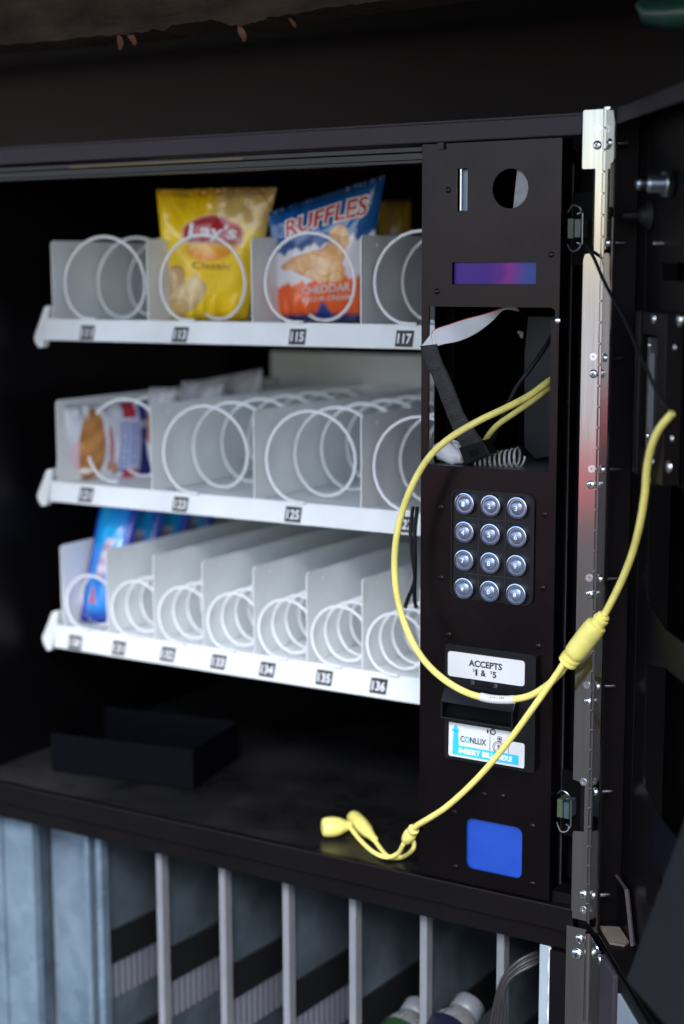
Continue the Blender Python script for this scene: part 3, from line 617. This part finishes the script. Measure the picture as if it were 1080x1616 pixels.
# ------------------------------------------------------------------ snack trays
YT = .10
def coil_mesh(r, pitch, wire, turns, name='coil'):
    n = int(turns*26); pts = []
    for i in range(n+1):
        t = 2*PI*turns*i/n; pts.append((-r*math.sin(t), pitch*t/(2*PI), -r*math.cos(t)))
    pts = [(pts[0][0]+.010, pts[0][1]-.001, pts[0][2])]+pts
    return MB().tube(pts, wire, 8)
def make_tray(zl, lip_h, zd, edges, r, pitch, cx, nums, label, back_z, ear):
    t = thing('snack_tray', (-.26, .3, zl), label, 'tray', 'snack trays in the cabinet')
    x0, x1 = -.5240, -.0045
    MB().box(x0, x1, YT+.004, .545, zl-.0045, zl-.003).build('tray_floor', 'white', t)
    lip = MB().hexa([(x0, YT-.003, zl-lip_h), (x1, YT-.003, zl-lip_h), (x1, YT+.0005, zl-lip_h), (x0, YT+.0005, zl-lip_h), (x0, YT, zl), (x1, YT, zl), (x1, YT+.0035, zl), (x0, YT+.0035, zl)]).build('tray_lip', 'white', t, bevel=.0008)
    MB().box(x0, x1, .545, .5465, zl-.004, back_z).build('tray_back', 'white', t)
    # ear of the slide at the left end
    e = [P(x, y, Y=YT) for x, y in ear]
    MB().prism([(p[0], p[2]) for p in e], [], lambda a, b, q: (a, q, b), YT+.002, YT+.010).build('slide_ear', 'white', t, bevel=.0015)
    d0 = None
    for x in edges:
        if d0 is None:
            d = MB().prism([(YT, zl-.002), (.543, zl-.002), (.543, zd+.001), (YT+.003, zd+.0005), (YT, zd-.003)], [circle(YT+.030, zd-.0085, .0014, 10)], lambda a, b, q: (q, a, b), x, x+.0011)
            d0 = d.build('divider', 'white', t); dx0 = x
        else: dup(d0, (x-dx0, 0, 0))
    turns = .43/pitch; c0 = None; w_ = .0017 if r > .04 else .0015
    for x in cx:
        if c0 is None:
            c = coil_mesh(r, pitch, w_, turns); c.v = [(a+x, b+YT-.002, q+zl+r+.0005) for a, b, q in c.v]
            c0 = c.build('coil', 'coil', t, smooth=True); cx0 = x
        else: dup(c0, (x-cx0, 0, 0))
    if ' 121 ' in label: c0.location.y += .030       # this coil has been turned back half a vend
    for (px_, py_, s) in nums:
        p = P(px_, py_, Y=YT-.003); w2, h2 = .0095, .0078
        sh = random.uniform(-.0006, .0006); b = MB()
        def slope(z): return YT-.003+(z-(zl-lip_h))*.003/lip_h-.0006
        fn = lambda a, z: (a+sh*(z-p[2])/h2+.0010*(z-p[2])/h2, slope(z)-.0002, z)
        b.prism(sqr(p[0]-w2, p[0]+w2, p[2]-h2, p[2]+h2), [], lambda a, z, q: (a+.0010*(z-p[2])/h2+sh*(z-p[2])/h2, slope(z)+q, z), 0, .0004)
        b.mat(1); text(b, s, p[0]-w2*.78, p[0]+w2*.80, p[2]-h2*.62, p[2]+h2*.62, fn, bold=.03)
        b.build('number_label', ['ink_k', 'ink_w'], t)
    return t
WE = [-.5132, -.3815, -.2488, -.1212]
T1 = make_tray(1.4950, .0235, 1.5790, WE, .0440, .0555, [x+.0535 for x in WE], ((137, 525, '111'), (284, 528, '113'), (469, 531.5, '115'), (638, 534.5, '117')),
     'white snack tray with chip bags numbered 111 to 117', 1.575, [(54, 541), (52, 532), (69, 484), (77, 482), (70, 528), (66, 548), (60, 549)])
T2 = make_tray(1.3145, .0225, 1.4050, WE, .0450, .0535, [x+.0540 for x in WE], ((135, 781, '121'), (284, 796, '123'), (462, 812, '125'), (640, 828, '127')),
     'white snack tray with pastry bags numbered 121 to 127', 1.4400, [(59, 791), (57, 782), (72, 742), (81, 740), (75, 782), (71, 798), (65, 799)])
NE = [-.5132+.0655*k for k in range(8)]
T3 = make_tray(1.1500, .0255, 1.2420, NE, .0295, .0258, [x+.0335 for x in NE[:-1]], ((118, 1014, '130'), (187, 1023, '131'), (264, 1033, '132'), (344, 1045, '133'), (421, 1057, '134'), (511, 1070, '135'), (597, 1083, '136')),
     'white snack tray of seven narrow lanes numbered 130 to 136', 1.2300, [(67, 1016), (65, 1006), (81, 966), (91, 964), (84, 1008), (79, 1026), (73, 1027)])

# ------------------------------------------------------------------ snack bags
def bag(name, corners, Y, thick, paint, label, cat, extra=None, lean=0., seed=1, nu=90, nv=120, group=None, m='bag', wr=1., sag=.0, seal=.05):
    """pillow bag: corners TL, TR, BR, BL in pixels on the plane Y; front faces -Y"""
    c = [P(x, y, Y=Y) for x, y in corners] if len(corners[0]) == 2 else [np.array(q) for q in corners]
    TL, TR, BR, BL = c; rg = np.random.default_rng(seed)
    creases = []
    for _ in range(7):
        an = rg.uniform(0, PI); fq = rg.uniform(.7, 2.6); creases.append((math.cos(an)*fq, math.sin(an)*fq, rg.uniform(0, 1), rg.uniform(.3, 1)/fq**.7))
    fine = [(rg.uniform(5, 14)*rg.choice([-1, 1]), rg.uniform(-12, 12), rg.uniform(0, 6.3)) for _ in range(5)]
    nx = TR-TL; nx = nx/np.linalg.norm(nx); up = TL-BL; fr = np.cross(nx, up); fr /= np.linalg.norm(fr)
    if fr[1] > 0: fr = -fr
    H = np.linalg.norm(up)
    def base(u, v): return (BL*(1-u)+BR*u)*(1-v)+(TL*(1-u)+TR*u)*v
    def relief(u, v):
        pu = max(0., 4*u*(1-u))**.55; vv = min(1, max(0, (v-seal*.8)/(1-1.6*seal))); pv = max(0., 4*vv*(1-vv))**.45
        wv = 0.; uu = u+.05*math.sin(5*v+seed); v2 = v+.05*math.sin(6*u+2*seed)
        for a, b_, ph, am in creases:
            q = (a*uu+b_*v2+ph) % 1.0; wv += am*(abs(2*q-1)-.5)
        for a, b_, ph in fine: wv += .22*(abs(math.sin(a*uu+b_*v2+ph))-.6)
        edge = (1-pu*pv)
        w_ = wv*.0042*wr*(.55+.7*edge)*min(1, 6*u, 6*(1-u))
        cr_ = .0007*math.sin(u*150)*(1 if v > 1-seal or v < seal else 0)
        # pleats running from the seals
        pl = .0022*wr*math.sin(u*31+3*math.sin(u*7+seed))*(max(0, 1-abs(v-1)/.22)+max(0, 1-v/.2))
        return pu*pv*thick, w_+cr_+pl*min(1, 8*u, 8*(1-u))
    def S(u, v, side=1):
        a, b_ = relief(u, v); return base(u, v)+fr*(side*a+b_+lean*0)-np.array([0, 0, 0])
    mb = MB(); cols = []
    for side in (1, -1):
        rows = []
        for j in range(nv+1):
            v = j/nv; row = []
            for i in range(nu+1):
                u = i/nu; jag = 0
                if j in (0, nv): jag = .0012*((i % 2)*2-1)*(1 if j else -1)
                row.append(S(u, v, side)+up/H*jag); cols.append(paint(u, v))
            rows.append(row)
        mb.grid(rows)
    t = thing(name, tuple(.5*(BL+BR)), label, cat, group)
    mb.build('bag_film', m, t, smooth=True, prints=cols)
    if extra: extra(t, lambda u, v, h=.0007: S(u, v, 1)+fr*h)
    return t
def lerp(a, b, t): t = min(1, max(0, t)); return tuple(x+(y-x)*t for x, y in zip(a, b))
def step(x, w=.012): return 1/(1+math.exp(-max(-40, min(40, x/(w*.35)))))
def ell(u, v, cu, cv, a, b, rot=0.):
    c, s = math.cos(rot), math.sin(rot); x, y = (u-cu), (v-cv); return 1-math.hypot((x*c+y*s)/a, (-x*s+y*c)/b)
def paint_yellow(u, v):
    Yl = (.90, .60, .010); c = Yl
    c = lerp(c, (.88, .68, .03), .6*max(0, math.sin(u*5+v*4)))
    # pale potato flesh at the upper right and potato chips at the lower left
    k = step((v-.80)+.35*(u-.55), .05)*step(u-.52, .05); c = lerp(c, (.66, .47, .20), k*.85)
    if abs((v-.93)+.5*(u-.9)+.03*math.sin(u*20)) < .012 and u > .6: c = (.52, .28, .06)
    for cu, cv, a, b, r, cc in ((.10, .30, .17, .10, .5, (.62, .38, .16)), (.24, .17, .27, .12, .35, (.74, .55, .27)), (.13, .09, .17, .07, .1, (.66, .45, .18)), (.34, .27, .10, .045, 1.0, (.80, .62, .30))):
        e = ell(u, v, cu, cv, a, b, r); c = lerp(c, lerp(cc, tuple(x*.62 for x in cc), step(.10-e, .1)), step(e, .06))
    # sun disc behind the banner, red banner
    e = ell(u, v, .535, .605, .275, .155, .12); c = lerp(c, (.80, .50, .015), step(e, .05)); c = lerp(c, (.80, .30, .012), step(e, .05)*step(.55-v, .06))
    wv = v-.655-.035*math.sin((u-.3)*7)+.05*(u-.53)
    if abs(u-.53) < .30:
        hgt = .105*(1-.55*(abs(u-.53)/.3)**2)
        c = lerp(c, (.80, .74, .60), step(hgt+.006-abs(wv), .01)*step(.288-abs(u-.53), .012)); c = lerp(c, (.42, .012, .016), step(hgt-abs(wv), .015)*step(.28-abs(u-.53), .02))
    return c
def letters_yellow(t, S):
    b = MB(); text(b, "Lay's", .305, .755, .596, .728, lambda a, z: S(a, z-.10*(a-.53)*.6, .0013), bold=.025, slant=.12); b.build('lettering', 'ink_w', t)
    b = MB(); text(b, "Classic", .34, .74, .390, .440, lambda a, z: S(a, z-.02*(a-.5), .0012), bold=.0); b.build('lettering', 'ink_brown', t)
def paint_blue(u, v):
    c = (.008, .082, .29); c = lerp(c, (.02, .16, .43), .6*max(0, math.sin(u*6-v*5+1)))
    jag = .60+.018*math.sin(u*34)+.012*math.sin(u*71+1); c = lerp(c, (.78, .77, .80), step(jag-v, .012))
    j2 = .315+.015*math.sin(u*40+2)+.010*math.sin(u*83); c = lerp(c, (.86, .125, .018), step(j2-v, .012))
    c = lerp(c, (.02, .07, .28), step(.045+.10*math.exp(-((u-.55)/.07)**2)*1-v, .02))
    for cu, cv, a, b, r in ((.36, .50, .26, .055, .1), (.48, .43, .30, .10, -.25), (.55, .36, .22, .055, -.2), (.68, .62, .115, .085, -.7), (.60, .47, .16, .12, .5)):
        e = ell(u, v, cu, cv, a, b, r)
        rid = .5+.5*math.sin((u*math.cos(r+.6)+v*math.sin(r+.6))*90); cc = lerp((.70, .36, .12), (.80, .50, .22), rid*.6+.2*math.sin(u*23+v*17))
        c = lerp(c, lerp(cc, (.55, .20, .04), step(.08-e, .08)), step(e, .03))
    return c
def letters_blue(t, S):
    F = lambda h: (lambda a, z: S(a, z+.10*(a-.5)**2-.045+.028*math.sin((a-.2)*4), h))
    for h, m_, bo, pd in ((.0010, 'ink_w', .085, .012), (.0017, 'ink_r', .018, 0)):
        b = MB(); text(b, 'RUFFLES', .17, .90, .765, .905, F(h), bold=bo, pad=pd); b.build('lettering', m_, t)
    b = MB(); text(b, 'CHEDDAR', .32, .84, .215, .280, lambda a, z: S(a, z, .0012), bold=.02); text(b, '& SOUR CREAM', .32, .84, .155, .192, lambda a, z: S(a, z, .0012), bold=.015); b.build('lettering', 'ink_pale', t)
bag('chip_bag', [P(x, y, Y=q) for x, y, q in ((247, 300, .140), (437, 296, .184), (390, 506, .184), (266, 505, .138))], .176, .015, paint_yellow, 'yellow potato chip bag with red banner in the wire coil', 'chip bag', letters_yellow, seed=3, wr=1.35)
bag('chip_bag', [P(x, y, Y=q) for x, y, q in ((424, 336, .150), (608, 276, .186), (572, 506, .186), (440, 506, .150))], .176, .015, paint_blue, 'blue, white and orange cheddar chip bag leaning in the coil', 'chip bag', letters_blue, seed=5, wr=1.25)
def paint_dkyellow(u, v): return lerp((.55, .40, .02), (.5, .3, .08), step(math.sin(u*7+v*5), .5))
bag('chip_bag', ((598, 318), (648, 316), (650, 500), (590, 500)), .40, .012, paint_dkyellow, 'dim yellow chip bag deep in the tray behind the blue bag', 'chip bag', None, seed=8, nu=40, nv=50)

# pastry bags: clear film with the pastry inside
def paint_pastry(u, v):
    c = (.66, .68, .73)
    c = lerp(c, (.52, .54, .60), .5+.5*math.sin(u*21+v*13))
    e = ell(u, v, .28, .50, .13, .47, .03); tex = .5+.5*math.sin(v*22+4*math.sin(u*9))
    c = lerp(c, (.60, .36, .42), step(ell(u, v, .17, .36, .10, .20, 0), .05)*.8)
    c = lerp(c, lerp((.30, .11, .025), (.52, .24, .06), tex*.5+.5*step(e-.35, .3)), step(e, .05))
    c = lerp(c, (.80, .76, .70), step(ell(u, v, .25, .18, .06, .04, 0), .03))
    for cu, cv, a, b in ((.47, .52, .028, .24), (.53, .22, .03, .09), (.47, .26, .03, .07)):
        c = lerp(c, (.42, .13, .16) if cv > .4 else (.42, .17, .06), step(ell(u, v, cu, cv, a, b, .10), .05)*.9)
    # printed band: white lettering ground, blue and red panels
    if u > .555:
        c = (.60, .64, .80)
        if v > .84 and .60 < u < .76: c = (.48, .02, .045)
        if v < .215 and u < .80: c = (.50, .03, .06) if u > .635 else (.05, .05, .30)
        if v < .18 and u < .62: c = (.66, .68, .74)
        if u > .80: c = (.015, .028, .24) if not (.70 < v < .80) else (.50, .50, .55)
        if u > .80 and abs(v-.52+.5*(u-.9)) < .02: c = (.15, .10, .40)
        if .235 < v < .80:   # outlined lettering running up the wrapper
            for cu in (.615, .735):
                a = abs(u-cu); cell = (v*17+cu*3) % 1.0
                if a < .045 and (a > .030 or cell < .20 or cell > .82): c = (.13, .19, .48)
    return c
bag('pastry_bag', [P(x, y, Y=q) for x, y, q in ((104, 640, .114), (242, 632, .226), (240, 762, .222), (86, 760, .114))], .15, .016, paint_pastry, 'clear pastry bag with brown bun and blue printed band in the end coil', 'pastry bag', None, seed=11, m='film', nu=110, nv=90, wr=.8)
def paint_pastry2(u, v):
    c = lerp((.46, .45, .47), (.60, .59, .61), .5+.5*math.sin(u*17+v*9)); e = ell(u, v, .45, .55, .36, .22, .0)
    return lerp(c, (.30, .10, .04), step(e, .08))
for k, (cn, Y, sd_, lb) in enumerate(((((236, 612), (276, 612), (290, 745), (240, 745)), .20, 21, 'second clear pastry bag in the end lane, behind the bun bag'),
                       (((286, 602), (352, 600), (350, 740), (290, 740)), .27, 22, 'third clear pastry bag in the end lane with its flat top showing'),
                       (((318, 600), (414, 582), (412, 735), (330, 735)), .36, 23, 'rearmost clear pastry bag with a raised corner in the end lane'))):
    bag('pastry_bag', cn, Y, .022, paint_pastry2, lb, 'pastry bag', None, seed=sd_, m='film', nu=50, nv=50, wr=1.3)
# blue snack packs in the narrow lane
def paint_pack(u, v):
    c = lerp((.010, .20, .66), (.012, .36, .74), .5+.5*math.sin(v*9+u*4))
    c = lerp(c, (.012, .04, .36), step(.16-u, .05)+step(u-.86, .05) if (u < .3 or u > .7) else 0)
    if v < .16: c = lerp(c, (.012, .03, .30), step(.09-v, .06))
    if .13 < v < .27 and abs(u-.36) < (.27-v)*1.1: c = (.56, .10, .13)
    if .32 < v < .62 and abs(u-.55-.35*(v-.45)) < .12: c = lerp((.60, .58, .64), (.40, .25, .36), .5+.5*math.sin(v*60))
    return c
p4 = [P(122, 975, Y=.125), P(186, 978, Y=.125)]
for k in range(4):
    Y0 = .122+.052*k; z0 = 1.1525; xc = -.4815; tall = .150+.004*(k % 2)
    cs_ = [(xc-.0255, Y0+.048, z0+tall), (xc+.0315, Y0+.048, z0+tall-.004), (xc+.0245, Y0, z0), (xc-.0255, Y0, z0)]
    bag('snack_pack', cs_, Y0, .011, paint_pack, ('front blue snack pack with red triangle at the mouth of the narrow end lane', 'blue snack pack second in line in the narrow end lane', 'blue snack pack third in line in the narrow end lane', 'rearmost blue snack pack in the narrow end lane')[k], 'snack pack', None, seed=31+k, nu=50, nv=70, wr=.7)

# ------------------------------------------------------------------ black open box on the compartment floor
fp = [P(82, 1217, Z=ZF), P(305, 1246, Z=ZF)]
a = fp[0].copy(); b_ = fp[1].copy(); ex = (b_-a)/np.linalg.norm(b_-a); ey = np.array([-ex[1], ex[0], 0]); Wd = np.linalg.norm(b_-a); Dp = .115; Hh = .0440
bxT = thing('open_box', tuple(.5*(a+b_)+ey*.05), 'black open topped box on the dusty compartment floor', 'box')
def bb(u0, u1, v0, v1, z0, z1):
    q = lambda u, v, z: a+ex*u+ey*v+np.array([0, 0, z])
    return MB().hexa([q(u0, v0, z0), q(u1, v0, z0), q(u1, v1, z0), q(u0, v1, z0), q(u0, v0, z1), q(u1, v0, z1), q(u1, v1, z1), q(u0, v1, z1)])
boxm = mat('box_black', (.0016, .0016, .003), .5, spec=.06, bump=.08, bscale=700)
for nm, g_ in (('box_front', (0, Wd, 0, .0015, .0002, Hh)), ('box_rear', (0, Wd, Dp, Dp+.0015, .0002, Hh)), ('box_end', (0, .0015, .0016, Dp-.0001, .0002, Hh)), ('box_end', (Wd-.0015, Wd, .0016, Dp-.0001, .0002, Hh)), ('box_bottom', (.0016, Wd-.0016, .0016, Dp-.0001, .0002, .002))):
    bb(*g_).build(nm, boxm, bxT, bevel=.0004)

# ------------------------------------------------------------------ cables at the column
RC = .0030
YC = thing('yellow_cable', tuple(P(600, 1362, Z=ZF)), 'yellow cable with inline splitter looping from the column to the door and floor', 'cable')
loop = [(905, 584, .075), (880, 594, .045), (866, 602, .024), (836, 624, .006), (800, 643, -.010), (756, 664, -.022), (712, 690, -.030), (677, 722, -.034), (650, 768, -.036), (631, 822, -.036), (623, 880, -.036), (627, 940, -.036), (643, 995, -.036), (668, 1040, -.036), (702, 1073, -.036), (742, 1095, -.036), (786, 1104, -.037), (830, 1100, -.039), (862, 1083, -.041), (884, 1062, -.042), (899, 1043, -.043)]
lp = smooth_path([P(x, y, Y=Y) for x, y, Y in loop], 8); MB().tube(lp, RC, 14).build('cable_strand', 'yellow', YC, smooth=True)
out = [(953, 972, -.043), (966, 948, -.046), (982, 915, -.052), (998, 874, -.062), (1010, 828, -.075), (1018, 780, -.086), (1021, 742, -.093), (1028, 706, -.102), (1040, 678, -.108), (1061, 652, -.113)]
MB().tube(smooth_path([P(x, y, Y=Y) for x, y, Y in out], 8), RC, 14).build('cable_strand', 'yellow', YC, smooth=True)
zf = ZF
end = P(640, 1322, Y=.004)
tail = [(893, 1042, -.049), (880, 1062, -.050), (862, 1088, -.051), (838, 1122, -.051), (806, 1166, -.046), (772, 1208, -.041), (738, 1244, -.035), (704, 1274, -.027), (678, 1291, -.019), (658, 1303, -.010), (652, 1310, -.006)]
MB().tube(smooth_path([P(x, y, Y=Y) for x, y, Y in tail], 8), RC*.93, 14).build('cable_strand', 'yellow', YC, smooth=True)
# inner second strand in the opening
MB().tube(smooth_path([P(x, y, Y=Y) for x, y, Y in ((905, 590, .07), (880, 602, .05), (866, 612, .03), (838, 634, .020), (806, 656, .016), (784, 672, .018), (768, 692, .026), (756, 718, .040))], 6), RC*.85, 12).build('cable_strand', 'yellow', YC, smooth=True)
# splitter body
A_, B_ = P(897, 1044, Y=-.045), P(952, 973, Y=-.044); L_ = np.linalg.norm(B_-A_)
pr_ = [(.0060, -.003), (.0082, -.0015), (.0084, .0012), (.0066, .0020), (.0084, .0028), (.0084, .0055), (.0064, .0060), (.0080, .0072), (.0090, .010), (.0094, .016), (.0094, L_-.014), (.0086, L_-.009), (.0062, L_-.0075), (.0060, L_-.006), (.0066, L_-.0045), (.0066, L_-.002), (.0052, L_-.001), (.0056, L_+.0008), (.0044, L_+.002)]
MB().lathe(pr_, A_, B_-A_, 24).build('splitter', 'yellow_d', YC, smooth=True)
# white cable label
seg = [P(x, y, Y=Y) for x, y, Y in ((759, 1099.5, -.0365), (772, 1102.5, -.0368), (786, 1104, -.037), (800, 1104.5, -.0375), (812, 1103.8, -.038))]
lb_ = MB(); lb_.tube(smooth_path(seg, 5), RC+.0007, 16)
lb_.mat(1)
for k in range(9):
    t = .25+.5*k/9; c = smooth_path(seg, 5); q = c[int(t*(len(c)-1))]; hh = random.uniform(.0008, .0022); vw = (CAM-q)/np.linalg.norm(CAM-q); q = q+vw*(RC+.0009)
    lb_.add([q+np.array([-.0003, 0, -hh]), q+np.array([.0004, 0, -hh*.8]), q+np.array([.0005, 0, hh]), q+np.array([-.0002, 0, hh])], [(0, 1, 2, 3)])
lb_.build('cable_tag', ['sticker', 'ink_k'], YC, smooth=True)
# lower small splitter, two tails and plugs on the floor
s1, s2 = P(653, 1309, Y=-.006), P(637, 1332, Y=.002)
MB().lathe([(.0036, -.002), (.0052, -.001), (.0054, .003), (.0048, .0045), (.0058, .006), (.0060, .012), (.0050, .018), (.0040, .020)], s1, s2-s1, 18).build('small_splitter', 'yellow_d', YC, smooth=True)
def FZ(x, y, h): return P(x, y, Z=zf+h)
pA0, pA1 = FZ(508, 1306, .0105), FZ(551, 1303, .0105)
tA = [s2, P(629, 1346, Y=.010), FZ(612, 1353, .004), FZ(590, 1345, .004), FZ(568, 1325, .006), pA1]
MB().tube(smooth_path(tA, 6), .0022, 10).build('cable_strand', 'yellow', YC, smooth=True)
pB0, pB1 = FZ(556, 1288, .0095), FZ(589, 1322, .0080)
tB = [s2+np.array([.003, 0, .002]), P(652, 1326, Y=.004), P(652, 1340, Y=.008), FZ(636, 1352, .004), FZ(614, 1352, .004), FZ(600, 1338, .005), pB1]
MB().tube(smooth_path(tB, 6), .0022, 10).build('cable_strand', 'yellow', YC, smooth=True)
def plug(p0, p1, r, nm):
    L = np.linalg.norm(p1-p0)
    MB().lathe([(r*.55, 0), (r*.88, L*.05), (r, L*.16), (r*1.02, L*.45), (r*.9, L*.62), (r*.9, L*.66), (r*.72, L*.78), (r*.5, L*.95), (r*.4, L*1.08)], p0, p1-p0, 20).build(nm, 'yellow_d', YC, smooth=True)
plug(pA0, pA1, .0098, 'plug'); plug(pB0, pB1, .0078, 'plug')

# white ribbon lead with a red edge wire, bundled in black tape, with a connector
RB = thing('ribbon_lead', tuple(P(752, 738, Y=.01)), 'white ribbon lead with red edge wire, taped black below, in the column opening', 'cable')
topE = smooth_path([P(x, y, Y=Y) for x, y, Y in ((812, 476, .045), (790, 487, .030), (762, 497, .016), (735, 504, .006), (708, 513, -.004), (688, 520, -.009), (682, 528, -.011), (684, 545, -.012))], 5)
botE = smooth_path([P(x, y, Y=Y) for x, y, Y in ((820, 492, .055), (796, 489, .036), (776, 508, .020), (752, 526, .008), (726, 538, -.003), (702, 543, -.009), (688, 547, -.012), (676, 549, -.0125))], 5)
n_ = 10
MB().grid([[topE[i]*(1-k/n_)+botE[i]*(k/n_)+np.array([0, .0003*(k % 2), 0]) for k in range(n_+1)] for i in range(len(topE))]).build('ribbon', 'ribbon', RB, smooth=True).modifiers.new('solid', 'SOLIDIFY').thickness = .0007
MB().tube(topE, .0007, 6).build('edge_wire', mat('red_wire', (.55, .02, .04), .4), RB, smooth=True)
MB().add([P(664, 548, Y=-.013), P(690, 549, Y=-.0128), P(684, 526, Y=-.0115), P(678, 530, Y=-.012)], [(0, 1, 2, 3)]).build('ribbon', 'ribbon', RB).modifiers.new('solid', 'SOLIDIFY').thickness = .0007
Lf = smooth_path([P(x, y, Y=Y) for x, y, Y in ((663, 546, -.013), (672, 572, -.012), (684, 598, -.011), (697, 632, -.008), (709, 662, -.004), (719, 686, .0), (728, 706, .004))], 6)
Rt = smooth_path([P(x, y, Y=Y) for x, y, Y in ((690, 543, -.013), (697, 566, -.012), (708, 590, -.011), (722, 624, -.008), (733, 652, -.004), (746, 672, .0), (763, 696, .004))], 6)
secs = []
for i in range(len(Lf)):
    c = (Lf[i]+Rt[i])/2; h_ = (Rt[i]-Lf[i])/2; ring = []
    for k in range(16):
        an = 2*PI*k/16; ring.append(c+h_*(np.sign(math.cos(an))*abs(math.cos(an))**.6)+np.array([0, .0026*math.sin(an)+.0003*math.sin(i*1.3), 0]))
    secs.append(ring+[ring[0]])
MB().grid(secs).build('tape_sleeve', 'tape', RB, smooth=True)
qa, qb, qc, qd = P(727, 706, Y=.003), P(764, 694, Y=.003), P(777, 716, Y=.006), P(738, 733, Y=.006); dy = np.array([0, .012, 0]); fy = np.array([0, -.004, 0])
MB().hexa([qd+fy, qc+fy, qc+dy, qd+dy, qa+fy, qb+fy, qb+dy, qa+dy]).build('connector', 'plastic', RB, bevel=.0006)
qe = [P(x, y, Y=.0018) for x, y in ((742, 712), (754, 708), (757, 717), (745, 721))]
MB().add([q+np.array([0, -.0022, 0]) for q in qe], [(0, 1, 2, 3)]).build('connector_window', 'inside', RB)
# clear coil of spiral wrap and a white wad on the shelf of the opening
hx = []
p_a, p_b = P(752, 733, Y=.035), P(822, 723, Y=.035)
for i in range(9*14+1):
    t = i/(9*14); an = 2*PI*i/14; c = p_a*(1-t)+p_b*t; rr = .0068+.002*t; hx.append(c+np.array([0, rr*math.cos(an), rr*math.sin(an)])+np.array([0, 0, .001]))
tag(MB().tube(hx, .0011, 6).build('spiral_wrap', mat('cloudy_wrap', (.55, .55, .56), .25, trans=.45), smooth=True), 'clear plastic spiral wrap lying on the shelf of the column opening', 'spiral wrap')
pw = P(712, 722, Y=.030); bmw = MB(); rows = []
for i in range(13):
    ph = PI*i/12; row = []
    for k in range(19):
        th_ = 2*PI*k/18; q = 1+.12*math.sin(3*th_+2*ph)+.08*math.sin(7*th_-4*ph)
        row.append((pw[0]+.016*q*math.sin(ph)*math.cos(th_)*1.0, pw[1]+.012*q*math.sin(ph)*math.sin(th_), 1.3745+max(0, .009+.0105*q*math.cos(ph))*1.0+.006*math.sin(ph)*math.cos(th_)*-1*.5))
    rows.append(row)
tag(bmw.grid(rows).build('paper_wad', mat('white_wad', (.60, .61, .64), .7, bump=.5, bscale=200), smooth=True), 'crumpled white wad lying at the lower left of the column opening', 'paper')
o = MB().tube(smooth_path([P(x, y, Y=Y) for x, y, Y in ((885, 505, .08), (866, 540, .055), (840, 578, .04), (815, 612, .035), (795, 655, .035), (780, 690, .04), (770, 712, .05))], 6), .0021, 10).build('black_lead', 'rubber', smooth=True)
tag(o, 'glossy black lead hanging inside the column opening behind the yellow cable', 'cable')
# black cable pair hanging left of the column by the lower trays
for k, (dx_, lb2) in enumerate(((0, 0), (7, 0))):
    pts = [(652+dx_, 800, .04), (648+dx_, 840, .03), (652+dx_*.5, 885, .03), (655, 915, .035), (644+dx_*1.5, 945, .04), (640+dx_*2.4, 958, .05)]
    o = MB().tube(smooth_path([P(x, y, Y=Y) for x, y, Y in pts], 6), .0019, 8).build('black_lead', 'rubber', smooth=True)
    tag(o, 'black lead hanging beside the column in front of the lower tray', 'cable', 'leads beside the column')
